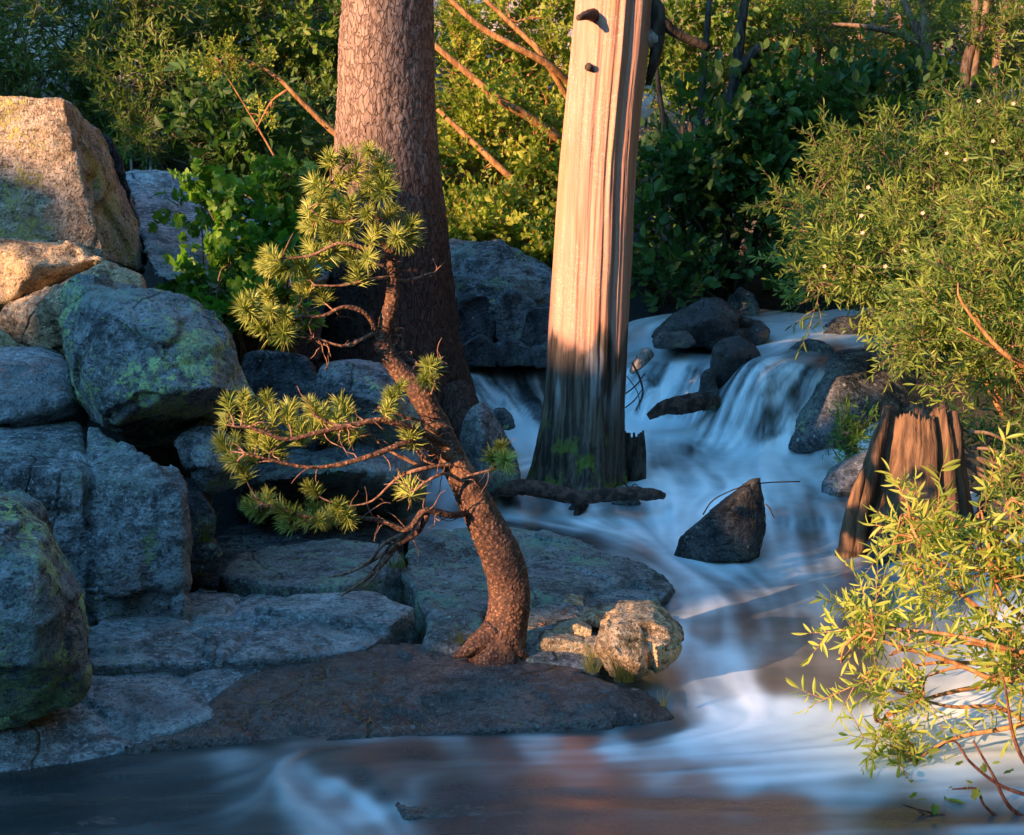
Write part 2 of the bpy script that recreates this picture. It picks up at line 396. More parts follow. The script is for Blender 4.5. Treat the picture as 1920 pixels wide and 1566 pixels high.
# ------------------------------------------------------------------ terrain: one sheet, bed of the stream to the hillside
bank = [tuple(PZ(*p)) for p in [(300,1250,-.22),(700,1250,-.22),(1000,1230,-.2),(1050,1100,-.2),(600,1060,-.2),(250,1130,-.15),(0,1300,-.1),(1150,1180,-.25),(850,1080,-.2)]]
bank += [(3.2,7.3,.28),(3.05,6.3,.22),(2.75,5.5,.12),(2.6,4.9,.06),(2.6,4.3,.0),(2.8,3.7,-.05),(3.3,3.0,-.05),(-2.5,5,.1),(-2.2,6.3,.2),(-2,7.4,.35),(-3,8.5,.85),(-1.6,8.4,.25),(-.75,8.8,.12),(-1.2,7.4,.0),(-.9,7.9,.08),(-.3,9.3,.3),(-4,6,.5),(-6,8,1.2),(-2,10,.9),(-1,10.4,.8),(0,10.6,.75),
         (0,11.5,1.0),(-3,12,1.5),(1.0,11.3,.7),(2,11.9,.85),(3.2,11.2,.8),(4.5,11,1.0),(3.3,9,.5),(2.9,8.3,.3),(2.15,7.0,-.02),(3.4,7,.12),(3.5,5.6,.0),(5,5,.2),(6,8,.8),(4,3,-.1),(-3,3,-.1),(-5,3,.2),
         (-8,12,2.2),(8,12,1.8),(0,2.2,-.4),(0,1.2,-.3),(5,1,0),(-5,1,.1)]
terr_xy = np.concatenate([S_pts[::2, :2], np.array([b[:2] for b in bank])])
terr_z = np.concatenate([S_pts[::2, 2] - .10, np.array([b[2] for b in bank])])
terr_fit = rbf_fit(terr_xy, terr_z)
def axis(lo, hi, st, far):
    a = list(np.arange(lo, hi, st)); s = st
    x = hi
    while x < far: a.append(x); s *= 1.28; x += s
    b = []; s = st; x = lo
    while x > -far: s *= 1.28; x -= s; b.append(x)
    return np.array(sorted(b) + a)
def terrain_z(Q):
    x, y = Q[:, 0], Q[:, 1]
    near = rbf_eval(terr_fit, np.stack([np.clip(x, -8, 8), np.clip(y, 0, 13)], 1))
    z = near + np.maximum(y - 12.2, 0) * .55 * np.clip(1 - (y - 60) / 400, .2, 1)
    z = np.where(y > 120, np.minimum(z, 62 + .05 * (y - 120)), z)
    z += np.maximum(np.abs(x) - 9, 0) * .12 * (np.abs(x) < 60) + (np.abs(x) >= 60) * 6.0
    z += np.clip(y - 19, 0, 40) * .7
    rr = np.hypot(x, y - 5); az = np.arctan2(x, y - 5); dz = np.abs((az - (SUN_AZ + math.pi) + math.pi) % (2 * math.pi) - math.pi)
    z += np.clip(rr - 9.0, 0, 42) * 1.25 * sstep(dz, .42, .75) * sstep(np.abs(az), .35, .75)
    Q3 = np.stack([x, y, 0 * x], 1)
    out = sstep(np.hypot(x * .8, y - 8), 6, 18)
    z += out * (fbm(Q3, .25, 5) * 1.0 + .25 * fbm(Q3, 1.3, 4)) + (1 - out) * .05 * fbm(Q3, 1.8, 5)
    return z
ax_ = axis(-4.2, 4.8, .07, 420); ay_ = axis(1.5, 13.5, .07, 420)
GX, GY = np.meshgrid(ax_, ay_)
Q = np.stack([GX.ravel(), GY.ravel()], 1); TZ = terrain_z(Q)
def gridf(nx, ny):
    i = np.arange(nx * ny).reshape(ny, nx)
    return np.stack([i[:-1, :-1].ravel(), i[:-1, 1:].ravel(), i[1:, 1:].ravel(), i[1:, :-1].ravel()], 1)
m = NT('ground_bed'); v = m.coord()
n1 = m.noise(v, 1.5, 6, .6); n2 = m.noise(v, 12, 5, .65); n3 = m.noise(v, 60, 3)
c = m.mix(m.ramp(n1, .4, .62), (.035, .026, .018), (.14, .10, .072))
c = m.mix(m.ramp(n2, .5, .68), c, (.15, .10, .07))
c = m.mix(m.ramp(n3, .55, .66, 0, .6), c, (.03, .025, .02))
sepx = m.n('SeparateXYZ', Vector=m.n('NewGeometry').outputs[0])
far = m.ramp(sepx.outputs[1], 12.0, 13.5)
gr = m.mix(m.ramp(m.noise(v, .9, 6, .6), .42, .6), (.20, .16, .13), (.50, .41, .34))
brown = m.ramp(sepx.outputs[1], 5.1, 4.7)
c = m.mix(brown, m.mix(.88, c, (.022, .03, .033)), c)
c = m.mix(far, c, gr)
side = m.ramp(m.math('ABSOLUTE', sepx.outputs[0]), 7.5, 9.5); back = m.ramp(sepx.outputs[1], 0.5, -1.5)
c = m.mix(m.math('MAXIMUM', side, back), c, m.mix(n1, (.02, .035, .015), (.05, .07, .03)))
m_ground = m.done(m.bsdf(c, .9, m.bump(m.math('ADD', n2, m.math('MULTIPLY', n3, .4)), .9, .05), .2))
tag(mk('ground', np.stack([Q[:, 0], Q[:, 1], TZ], 1), gridf(len(ax_), len(ay_)), m_ground), kind='structure')

# ------------------------------------------------------------------ off-frame hillside, trees and bushes added and shaped to shade the gorge (to the left, behind the viewer)
W0 = -20.0; te = math.tan(SUN_EL); ua = (math.cos(SUN_AZ), -math.sin(SUN_AZ)); wa = (math.sin(SUN_AZ), math.cos(SUN_AZ))
prof = [(-40, 9.5),(-22, 7.5),(-14, 6.2), (-11.3, 4.9), (-10.6, 3.6), (-10.0, 3.1), (-9, 2.95), (-8.4, 2.9), (-7.7, 2.7), (-7.46, 2.45), (-7.16, 2.35), (-7.04, 2.3), (-6.99, 1.95), (-6.85, 1.75), (-6.78, 1.60),
        (-6.70, 1.64), (-6.62, 2.9), (-6.08, 2.9), (-6.04, 2.5), (-5.98, 2.02), (-5.85, 1.98), (-5.64, 2.02), (-5.56, 2.3), (-5.3, 2.2), (-5, 1.8), (-4.6, 1.48), (-4.4, 1.32), (-4.3, 1.2), (-4.09, 1.16), (-4.04, .74), (-3.935, .74), (-3.90, .87), (-3.8, .80), (-3.6, .84), (-3.47, .84), (-3.42, .78), (-3.2, .755), (-3, .75), (-2.8, .76), (-2.4, .80), (-1.5, .8),(0, 1.2), (6, 0), (30, -3)]
pu = np.array([p[0] for p in prof]); pz = np.array([p[1] for p in prof])
us = np.concatenate([np.arange(-40, -12, .5), np.arange(-12, -2, .04), np.arange(-2, 30, .5)])
ws = np.array([0, .12, .5, 1.5, 3, 5, 8, 12, 18, 26, 36, 50.0])
top = np.interp(us, pu, pz) - (W0 - .38) * te  # crest shaped with dips and steps that set the sun and shade edges
V = []
for j, w in enumerate(ws):
    if j == 0:   # foot of the near face
        zz = np.full(len(us), -3.0); ww = W0 + 4.5
    else:
        zz = top + (-.25 if j == 1 else 0) + (w - .5) * (.02 if j > 2 else 0) - (0.0 if j <= 2 else (w - .5) * .22); ww = W0 - (w - .12)
    V.append(np.stack([us * ua[0] + ww * wa[0], us * ua[1] + ww * wa[1], zz], 1))
V = np.concatenate(V)
nn = fbm(V, .8, 4) * .35; jj = np.arange(len(V)) // len(us); V[:, 2] += np.where(jj >= 3, nn, 0)
tag(mk('hillside', V, gridf(len(us), len(ws)), m_ground), kind='structure')

def shade_tree(u, w, r, h, label, crown):
    b = Vector((u * ua[0] + w * wa[0], u * ua[1] + w * wa[1], 2.0))
    t = thing('pine_tree', label, 'tree', b)  # unseen tree put in to block the sun
    vv, ff = tube([(0, 0, -1), (.02, 0, h * .5), (0, .02, h)], [r * 1.1, r, r * .4], 12, 6)
    mk('trunk', vv, ff, BM['stem'], t)
    mb = MB()
    for k in range(26):
        z = h * (.3 + .7 * k / 26); L = crown * (1.05 - .9 * k / 26); a = rnd.random() * 6.28
        for q in range(3):
            aa = a + q * 2.1
            mb.add(tube([(0, 0, z), (L * .5 * math.cos(aa), L * .5 * math.sin(aa), z - .05), (L * math.cos(aa), L * math.sin(aa), z - .3)], [.03, .16, .03], 5, 2))
    mk('crown', mb.V, mb.F, LM['deep'], t)
shade_tree(-7.8, W0 + 1, .34, 13, 'thick pine added out of view behind the viewer to shade the dark shrub', .35)
def uwz(u, w, zb):      # place on the sun ray that reaches the shade height zb over the gorge
    return Vector((u * ua[0] + w * wa[0], u * ua[1] + w * wa[1], zb - w * te))
b0 = uwz(-6.5, W0 + 2, 1.6)
t = thing('shade_pine', 'bare leaning pine added behind the viewer to shade the big pine trunk', 'tree', b0)  # added unseen trunk, bent to shade the right side of the big pine
vv, ff = tube([b0] + [uwz(a_, W0 + 2, z_) for a_, z_ in ((-6.55, 2.0), (-6.8, 2.45), (-6.86, 3.0), (-6.87, 4.2), (-6.88, 7.0))], [.13, .12, .11, .10, .11, .12], 14, 8)
mk('trunk', vv, ff, BM['stem'], t, loc=b0)
b0 = uwz(-6.3, W0 + 2, 1.2)
t = thing('shade_bush', 'leafy crown added behind the viewer to shade the falls', 'bush', b0)  # added crown that keeps the sun off the falls and upper pool
mb = MB().add(tube([b0, uwz(-6.33, W0 + 2, 1.8), uwz(-6.4, W0 + 2, 2.4)], [.04, .035, .03], 8, 3)); mk('trunk', mb.V, mb.F, BM['stem'], t, loc=b0)
mb = MB(); mb2 = MB()
for k in range(900):
    a_ = rnd.uniform(-6.56, -6.16); zz = rnd.uniform(2.10, 3.05); q = uwz(a_, W0 + 2 + rnd.uniform(-.4, .4), zz); d = Vector((rnd.uniform(-1, 1), rnd.uniform(-1, 1), rnd.uniform(-1, 1))).normalized() * .07; e = d.orthogonal().normalized() * .05
    mb.add(([q - d, q + e, q + d, q - e], [(0, 1, 2, 3)]))
for k in range(900):
    a_ = rnd.uniform(-3.90, -3.42); zz = rnd.uniform(1.02, 1.5); q = uwz(a_, W0 + 2 + rnd.uniform(-.4, .4), zz); d = Vector((rnd.uniform(-1, 1), rnd.uniform(-1, 1), rnd.uniform(-1, 1))).normalized() * .07; e = d.orthogonal().normalized() * .05
    mb2.add(([q - d, q + e, q + d, q - e], [(0, 1, 2, 3)]))
mk('crown', mb.V, mb.F, LM['deep'], t, loc=b0)
b0 = uwz(-3.66, W0 + 2, .3)
t = thing('shade_bush', 'second leafy crown added behind the viewer to shade the lower pool', 'bush', b0)  # added crown that keeps the sun off the lower pool
mk('crown', mb2.V, mb2.F, LM['deep'], t, loc=b0)
mb2 = MB().add(tube([b0, uwz(-3.6, W0 + 2, .8), uwz(-3.65, W0 + 2, 1.2)], [.03, .02, .015], 8, 3)); mk('trunk', mb2.V, mb2.F, BM['stem'], t, loc=b0)

# ------------------------------------------------------------------ water surface
cell = .0125
xs = np.arange(-2.9, 3.6, cell); ys = np.arange(2.6, 11.8, cell)
nx, ny = len(xs), len(ys)
# coarse evaluate then bilinear refine
cx = np.arange(-2.95, 3.7, .04); cy = np.arange(2.55, 11.9, .04)
CX, CY = np.meshgrid(cx, cy); CQ = np.stack([CX.ravel(), CY.ravel()], 1)
cz = rbf_eval(water_fit, CQ).reshape(CX.shape)
fx = np.zeros(len(CQ)); fy = np.zeros(len(CQ)); dm = np.zeros(len(CQ))
for i in range(0, len(CQ), 8000):
    q = CQ[i:i + 8000]; D2 = ((q[:, None] - S_pts[None, :, :2]) ** 2).sum(2)
    W = 1 / (D2 + .01) ** 2
    fx[i:i + 8000] = (W @ S_dir[:, 0]) / W.sum(1); fy[i:i + 8000] = (W @ S_dir[:, 1]) / W.sum(1); dm[i:i + 8000] = np.sqrt(D2.min(1))
def bil(G, X, Y, x0, y0, st):
    G = G.reshape(len(cy), len(cx)); a = np.clip((X - x0) / st, 0, G.shape[1] - 1.001); b = np.clip((Y - y0) / st, 0, G.shape[0] - 1.001)
    i = a.astype(int); j = b.astype(int); a -= i; b -= j
    return G[j, i] * (1 - a) * (1 - b) + G[j, i + 1] * a * (1 - b) + G[j + 1, i] * (1 - a) * b + G[j + 1, i + 1] * a * b
WX, WY = np.meshgrid(xs, ys); X = WX.ravel(); Y = WY.ravel()
sm = lambda G: bil(G, X, Y, cx[0], cy[0], .04)
# light smoothing of the level
k = cz.copy()
for _ in range(1):
    kp = np.pad(k, 1, mode='edge'); k = (kp[:-2, 1:-1] + kp[2:, 1:-1] + kp[1:-1, :-2] + kp[1:-1, 2:] + 2 * k) / 6
Z = sm(k); FXv = sm(fx); FYv = sm(fy); DM = sm(dm)
nrm_ = np.hypot(FXv, FYv) + 1e-6; FXv /= nrm_; FYv /= nrm_
def blur(G, n):
    for _ in range(n):
        p = np.pad(G, 1, mode='edge'); G = (p[:-2, 1:-1] + p[2:, 1:-1] + p[1:-1, :-2] + p[1:-1, 2:] + G) / 5
    return G
def lic(N, steps):
    acc = np.zeros(nx * ny); Nf = N
    FX2, FY2 = FXv.reshape(ny, nx), FYv.reshape(ny, nx)
    for sgn in (1, -1):
        a = (X - xs[0]) / cell; b = (Y - ys[0]) / cell
        for s in range(steps):
            i = np.clip(a, 0, nx - 1).astype(int); j = np.clip(b, 0, ny - 1).astype(int)
            acc += Nf[j, i]; a = a + sgn * FX2[j, i]; b = b + sgn * FY2[j, i]
    acc = (acc - acc.mean()) / acc.std()
    return acc
s1 = lic(blur(_rs.rand(ny, nx), 1), 22); s2 = lic(blur(_rs.rand(ny, nx), 9), 34)
s3 = lic(blur(_rs.rand(ny, nx), 50), 30)
streak = .20 * s1 + .38 * s2 + .36 * s3
gz = np.hypot(*np.gradient(Z.reshape(ny, nx), cell)).ravel()
streak = blur(streak.reshape(ny, nx), 1).ravel() + (s1 * .75 + s2 * .45) * sstep(gz, .22, .7)
WV = np.stack([X, Y, Z], 1)
# foam: how much air the water carries at each place of the stream
foam_ctl = [
 (1225,605,.8),(1290,615,.35),(1450,640,.75),(1530,620,.75),(1600,625,.7),(1430,655,.6),(1500,668,.25),(1560,668,.12),(1640,650,.3),
 (1400,700,.62),(1370,760,.8),(1345,820,.92),(1440,740,.45),(1430,800,.5),(1480,730,.36),(1470,790,.42),(1510,740,.12),(1500,810,.2),(1400,850,.9),(1470,850,.8),
 (1240,660,.75),(1300,660,.7),(1270,700,.85),(1200,740,.8),(1260,740,.9),(1190,800,.95),(1260,800,.95),(1310,810,.85),(1215,690,.4),
 (1200,840,.7),(1260,850,.45),(1310,850,.6),(1350,880,.85),(1430,880,.85),(1500,870,.9),(1550,880,.6),(1400,905,.8),(1500,915,.7),(1250,890,.75),(1310,915,.75),(1200,900,.6),
 (885,695,.6),(910,730,.5),(930,760,.5),(950,710,.22),(990,735,.12),(1010,760,.15),(1010,700,.3),(920,695,.35),(955,740,.5),(960,785,.85),(1000,800,.92),(980,830,.92),(950,850,.6),(1020,780,.5),
 (800,885,.3),(830,900,.75),(845,940,.8),(810,930,.6),(870,890,.2),(895,915,.55),(915,950,.75),(800,950,.3),
 (960,940,.2),(950,965,.8),(1020,945,.15),(1050,965,.55),(1100,945,.3),(1150,950,.3),(1190,950,.45),(1250,950,.6),(1290,955,.7),(1100,968,.8),(1180,972,.75),
 (950,985,.3),(1050,990,.32),(1150,990,.4),(1220,1000,.6),(1200,1030,.35),(1100,1020,.12),(1000,1005,.1),
 (1350,900,.5),(1450,930,.65),(1520,930,.55),(1480,960,.4),(1460,1000,.55),(1520,990,.3),(1560,1000,.5),(1600,1010,.55),(1480,1035,.6),(1550,1035,.45),(1240,960,.8),(1250,990,.75),(1230,940,.6),
 (1290,1040,.7),(1300,1080,.6),(1350,1060,.65),(1450,1060,.5),(1560,1070,.45),(1320,1120,.45),(1400,1100,.42),(1500,1120,.25),(1590,1120,.3),(1270,1140,.35),
 (1200,850,.5),(1290,850,.28),(1240,865,.35),(1330,855,.5),(1230,625,.5),(1325,640,.4),(1345,600,.2),(1400,660,.3),(1470,880,.75),(1400,1170,.16),(1500,1180,.14),(1580,1200,.1),(1500,1250,.12),(1320,1180,.2),(1280,1210,.55),(1330,1250,.6),(1380,1290,.55),(1300,1290,.5),(1260,1290,.4),(1450,1270,.08),(1550,1280,.10),(1600,1270,.15),
 (1300,1335,.6),(1350,1345,.85),(1400,1330,.95),(1480,1345,1.0),(1560,1350,.98),(1650,1350,.95),(1800,1360,.95),(1900,1370,.9),(1700,1300,.55),(1820,1240,.62),(1720,1200,.4),(1880,1160,.6),(1780,1080,.4),(1860,1030,.5),(1900,980,.6),(1690,1050,.4),
 (1260,1355,.2),(1200,1372,.12),(1100,1375,.06),(900,1370,.03),
 (1300,1395,.75),(1400,1400,.85),(1600,1420,.85),(1800,1430,.8),(1150,1397,.62),(1000,1395,.45),(850,1390,.3),(700,1388,.2),(600,1388,.08),(500,1395,.02),
 (1400,1440,.55),(1600,1470,.5),(1250,1430,.42),(1100,1430,.2),(950,1420,.12),(800,1420,.08),(700,1425,.06),(1850,1500,.35),
 (1300,1480,.16),(1150,1480,.08),(1000,1480,.03),(850,1480,.02),(1450,1520,.12),(1300,1540,.05),(1100,1550,.03),(1700,1540,.12),
 (500,1440,.22),(560,1455,.4),(620,1477,.58),(680,1507,.75),(705,1527,.7),(640,1510,.3),(560,1490,.3),(740,1540,.3),(450,1450,.25),(680,1460,.02),(720,1490,.02),(620,1440,.05),(500,1490,.15),
 (300,1460,.06),(200,1500,.06),(100,1480,.05),(350,1530,.05),(500,1550,.08),(100,1550,.02),(700,1560,.18),(800,1530,.03),(850,1560,.03),(350,1450,.08),(0,1460,.05)]
FC = np.array(foam_ctl, dtype=float)
keep = (DM < .42)
px_, py_ = to_px(WV)
foam = np.zeros(len(WV))
idx = np.nonzero(keep)[0]
for i in range(0, len(idx), 8000):
    ii = idx[i:i + 8000]
    D2 = (px_[ii, None] - FC[None, :, 0]) ** 2 / 1.35 + (py_[ii, None] - FC[None, :, 1]) ** 2 * 1.35
    W = 1 / (D2 + np.where(py_[ii] > 1375, 420, 110)[:, None]) ** 2.0
    foam[ii] = (W @ FC[:, 2]) / W.sum(1)
WV[:, 2] += (.0040 * s3 + .0022 * s2) * np.clip(.35 + foam, 0, 1) + .006 * fbm(WV * np.array([1, 1, 0]), 2.5, 2) * (1 - foam)
tz = bil(rbf_eval(terr_fit, CQ), X, Y, cx[0], cy[0], .04)
keep &= (Z > tz - .09)
kf = gridf(nx, ny); kf = kf[keep[kf].all(1)]
used = np.unique(kf); remap = np.full(len(WV), -1); remap[used] = np.arange(len(used))
m = NT('water_surface')
fo = m.n('Attribute', _attribute_name='foam').outputs['Fac']; st = m.n('Attribute', _attribute_name='streak').outputs['Fac']
f = m.math('ADD', fo, m.math('MULTIPLY', st, m.math('ADD', .035, m.math('MULTIPLY', m.math('MULTIPLY', fo, m.math('SUBTRACT', 1.2, fo)), .50))))
fac = m.math('POWER', m.ramp(f, -.05, 1.0, .0, .98), 1.15)
milk = m.bsdf(m.mix(st, (.66, .79, .84), (.84, .91, .93)), .45, None, .5)
fr = m.n('Fresnel', IOR=1.22).outputs[0]
vv_ = m.coord((.55, 3.2, 1)); ns = m.noise(vv_, 3.0, 5, .6, .6)
body = m.n('BsdfTransparent', Color=(.62, .60, .56)).outputs[0]
dif = m.bsdf(m.mix(m.ramp(ns, .4, .65), (.035, .045, .05), (.09, .08, .072)), .35, None, .5)
clear = m.n('MixShader', i0=.58, i1=body, i2=dif).outputs[0]
gl = m.n('BsdfGlossy', Color=(1, 1, 1), Roughness=.22).outputs[0]
clear2 = m.n('MixShader', i0=fr, i1=clear, i2=gl).outputs[0]
water_mat = m.done(m.n('MixShader', i0=fac, i1=clear2, i2=milk).outputs[0])
tag(mk('water', WV[used], remap[kf], water_mat, attrs={'foam': foam[used], 'streak': streak[used]}), kind='structure')

# ------------------------------------------------------------------ rocks
def hull_bm(bm, pts):
    vs = [bm.verts.new(tuple(p)) for p in pts]
    r = bmesh.ops.convex_hull(bm, input=vs)
    dead = [e for e in r['geom_interior'] if isinstance(e, bmesh.types.BMVert)] + [e for e in r['geom_unused'] if isinstance(e, bmesh.types.BMVert)]
    if dead: bmesh.ops.delete(bm, geom=list(set(dead)), context='VERTS')
pending = []
def body(sil, Y, back=.5, front=(), shrink=.75, extra=()):
    """silhouette (px,py[,Y]) at distance Y, near points, and a smaller far side 'back' metres behind"""
    S = [P(p[0], p[1], p[2] if len(p) > 2 else Y) for p in sil]
    c = sum(S, Vector()) / len(S)
    B = [c + (s - c) * shrink + Vector((c.x / c.y * back, back, 0)) for s in S]
    return S + B + [P(*f) for f in front] + [Vector(e) for e in extra]
def plate(top, thick=.35):
    T = [PZ(*p) for p in top]
    return T + [t - Vector((0, 0, thick)) for t in T]
def rock(label, hulls, mat='grey', vox=.02, rough=.035, fine=.006, crack=.0, cs=1.6, seed=0, name='boulder', cat='boulder', layers=0.0, soft=1):
    bm = bmesh.new()
    me = bpy.data.meshes.new('tmp')
    for h in hulls:
        b2 = bmesh.new(); hull_bm(b2, h); t = bpy.data.meshes.new('t'); b2.to_mesh(t); b2.free(); bm.from_mesh(t); bpy.data.meshes.remove(t)
    bmesh.ops.recalc_face_normals(bm, faces=bm.faces)
    bm.to_mesh(me); bm.free()
    o = bpy.data.objects.new(name, me); col.objects.link(o)
    r = o.modifiers.new('r', 'REMESH'); r.mode = 'VOXEL'; r.voxel_size = vox
    if soft:
        s = o.modifiers.new('s', 'SMOOTH'); s.iterations = soft; s.factor = .5
    pending.append((o, label, mat, rough, fine, crack, cs, seed, cat, layers)); return o
def finish_rocks():
    dg = bpy.context.evaluated_depsgraph_get()
    for (o, label, mat, rough, fine, crack, cs, seed, cat, layers) in pending:
        me = bpy.data.meshes.new_from_object(o.evaluated_get(dg)); old = o.data
        n = len(me.vertices); V = np.empty(n * 3, np.float32); me.vertices.foreach_get('co', V); V = V.reshape(-1, 3).astype(float)
        N = np.empty(n * 3, np.float32); me.vertices.foreach_get('normal', N); N = N.reshape(-1, 3)
        s = seed * 7.7
        A = V + s
        d = rough * fbm(A, 1.9, 3) + rough * .45 * (np.abs(fbm(A + 9, 5, 4)) * -1.4 + .3) + fine * fbm(A, 30, 3)
        f1, f2 = worley((A + .12 * np.stack([fbm(A, 3, 2), fbm(A + 5, 3, 2), fbm(A + 8, 3, 2)], 1)) * cs)
        d += crack * (-(1 - sstep(f2 - f1, 0, .07)) * .6)
        # facets: each cell of the fracture pattern stands a little in or out
        for sc_, am in ((2.6, 1.0), (7.0, .38)):
            hh, tl = shards((A + np.stack([fbm(A, 4, 3), fbm(A + 3, 4, 3), fbm(A + 6, 4, 3)], 1) * .06) * sc_ * np.array([1, 1, 1.5]))
            d += rough * am * (hh * .55 + tl * .9)
        if layers:
            t = (V[:, 2] + .12 * V[:, 0] + .05 * fbm(A, 1.5, 3)) * 26 + seed
            fr = t - np.floor(t); d += layers * (sstep(fr, .0, .16) - fr) * (np.abs(N[:, 2]) < .7)
        V += N * d[:, None]
        loc = np.array([(V[:, 0].min() + V[:, 0].max()) / 2, (V[:, 1].min() + V[:, 1].max()) / 2, V[:, 2].min()])
        V -= loc
        me.vertices.foreach_set('co', V.astype(np.float32).ravel()); me.polygons.foreach_set('use_smooth', [True] * len(me.polygons))
        me.materials.clear(); me.materials.append(RM[mat]); me.update()
        o.modifiers.clear(); o.data = me; me.name = o.name; o.location = loc; bpy.data.meshes.remove(old)
        tag(o, label, cat)

# left bank
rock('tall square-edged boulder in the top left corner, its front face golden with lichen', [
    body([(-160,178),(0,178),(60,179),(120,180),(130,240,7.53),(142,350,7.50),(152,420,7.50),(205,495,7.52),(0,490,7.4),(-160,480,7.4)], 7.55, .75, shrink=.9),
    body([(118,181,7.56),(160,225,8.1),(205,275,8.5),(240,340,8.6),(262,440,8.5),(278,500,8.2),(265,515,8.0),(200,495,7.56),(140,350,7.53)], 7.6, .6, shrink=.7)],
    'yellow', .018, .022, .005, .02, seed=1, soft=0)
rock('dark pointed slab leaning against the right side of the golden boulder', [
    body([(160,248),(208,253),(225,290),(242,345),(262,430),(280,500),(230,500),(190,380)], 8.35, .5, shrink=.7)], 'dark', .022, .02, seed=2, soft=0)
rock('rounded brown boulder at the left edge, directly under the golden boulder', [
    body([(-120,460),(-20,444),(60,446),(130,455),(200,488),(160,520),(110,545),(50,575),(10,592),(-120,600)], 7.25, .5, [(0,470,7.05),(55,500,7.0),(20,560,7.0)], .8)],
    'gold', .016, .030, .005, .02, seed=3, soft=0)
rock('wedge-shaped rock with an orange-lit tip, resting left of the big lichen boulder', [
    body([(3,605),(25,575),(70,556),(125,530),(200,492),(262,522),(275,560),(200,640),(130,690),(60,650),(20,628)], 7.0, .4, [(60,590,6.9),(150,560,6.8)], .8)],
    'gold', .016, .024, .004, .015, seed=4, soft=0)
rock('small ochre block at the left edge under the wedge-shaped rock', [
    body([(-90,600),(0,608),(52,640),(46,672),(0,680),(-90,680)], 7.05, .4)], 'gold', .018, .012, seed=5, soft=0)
rock('big rounded boulder with green lichen stripes and a dark undercut belly', [
    body([(120,590),(128,548),(152,530),(195,536),(265,547),(340,551),(398,588),(428,622),(458,690),(487,748),(430,775,6.45),(330,835,6.6),(250,830,6.4),(205,808,5.95),(165,792),(146,755),(134,700),(124,650)], 6.1, .75,
         [(190,600,5.86),(235,740,5.78),(215,800,5.85),(330,735,5.72),(405,730,5.8),(300,620,5.85),(400,650,5.9),(160,700,5.85)], .8)],
    'lichen', .014, .034, .004, .025, seed=6, soft=0)
rock('shadowed rock propping the undercut boulder from beneath', [
    body([(250,800),(340,790),(420,800),(430,880),(330,900),(240,880)], 6.75, .4)], 'dark', .025, .03, seed=7)
rock('flat ledge at the left edge between the wedge-shaped rock and the sloping slab', [
    body([(-100,690),(0,681),(90,680),(130,690),(150,750),(160,800),(60,800),(-100,800)], 6.2, .9, [(0,745,5.95),(120,750,6.0),(0,790,5.9)], .9)],
    'slab', .02, .025, .006, .02, seed=8, layers=.01)
rock('large pale sloping slab with a cracked dark front face on the left', [
    plate([(-150,785,.60),(0,783,.60),(100,780,.60),(150,792,.585),(157,886,.50),(80,880,.51),(0,875,.52),(-150,872,.52)], .62),
    plate([(168,798,.58),(230,828,.56),(290,858,.53),(300,870,.52),(296,912,.455),(235,899,.48),(168,888,.49)], .56),
    plate([(304,866,.52),(334,874,.50),(352,915,.44),(340,932,.42),(304,916,.45)], .5),
    body([(170,1000,5.4),(255,990,5.42),(270,1110,5.38),(175,1135,5.33)], 5.42, .2, (), .9)],
    'slabface', .013, .013, .006, .03, cs=2.2, seed=9, soft=0)
rock('greenish rounded rock wedged right of the large sloping slab', [
    body([(328,830),(355,812),(400,800),(445,845),(470,880),(455,915),(400,935),(372,925),(345,885)], 5.95, .4, [(385,870,5.8)], .8)], 'grey', .018, .02, seed=10)
rock('small dark rock at the right foot of the large sloping slab', [
    body([(350,925),(385,930),(410,975),(400,1005),(360,1025),(330,1040),(335,960)], 5.75, .3)], 'dark', .018, .02, seed=11)
rock('dark rock step beside the grass tuft below the sloping slab', [
    body([(320,1025),(360,1010),(405,1020),(430,1050),(410,1080),(330,1085)], 5.75, .3)], 'dark', .018, .02, seed=12)
rock('near rounded boulder at the lower left edge, spotted with bright green lichen', [
    body([(-160,940),(0,953),(45,962),(85,985),(112,1030),(135,1090),(158,1160),(173,1235),(170,1285),(145,1322),(60,1352),(0,1366),(-160,1380)], 4.55, .55, [(0,1020,4.33),(70,1060,4.3),(60,1250,4.28),(-60,1250,4.25),(120,1250,4.38)], .85)],
    'lichen', .013, .030, .004, .01, seed=13, soft=0)
rock('pale blue-grey sheet of rock behind the maple shrub', [
    body([(232,320,9.6),(285,319,9.7),(345,322,9.6),(420,345,9.6),(520,385,9.5),(600,430,9.4),(620,520,8.6),(560,570,8.0),(420,560,7.8),(290,520,7.7),(260,470,7.9)], 9, .8, [], .9)],
    'pale', .03, .03, .006, .04, cs=.9, seed=14)
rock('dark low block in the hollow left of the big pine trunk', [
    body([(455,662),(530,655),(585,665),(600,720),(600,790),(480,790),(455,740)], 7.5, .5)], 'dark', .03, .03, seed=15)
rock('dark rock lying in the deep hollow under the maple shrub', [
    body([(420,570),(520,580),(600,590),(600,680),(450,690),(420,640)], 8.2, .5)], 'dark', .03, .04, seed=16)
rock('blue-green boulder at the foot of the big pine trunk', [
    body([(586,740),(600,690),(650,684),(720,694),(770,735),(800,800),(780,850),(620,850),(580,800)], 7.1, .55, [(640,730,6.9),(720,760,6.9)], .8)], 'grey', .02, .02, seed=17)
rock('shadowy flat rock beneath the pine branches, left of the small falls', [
    body([(455,870),(560,835),(700,820),(800,850),(800,960),(640,1000),(480,990),(440,930)], 7.15, .6, [(500,900,6.6),(650,880,6.5),(760,900,6.7)], .85)], 'slabgreen', .022, .03, .006, .03, seed=18)
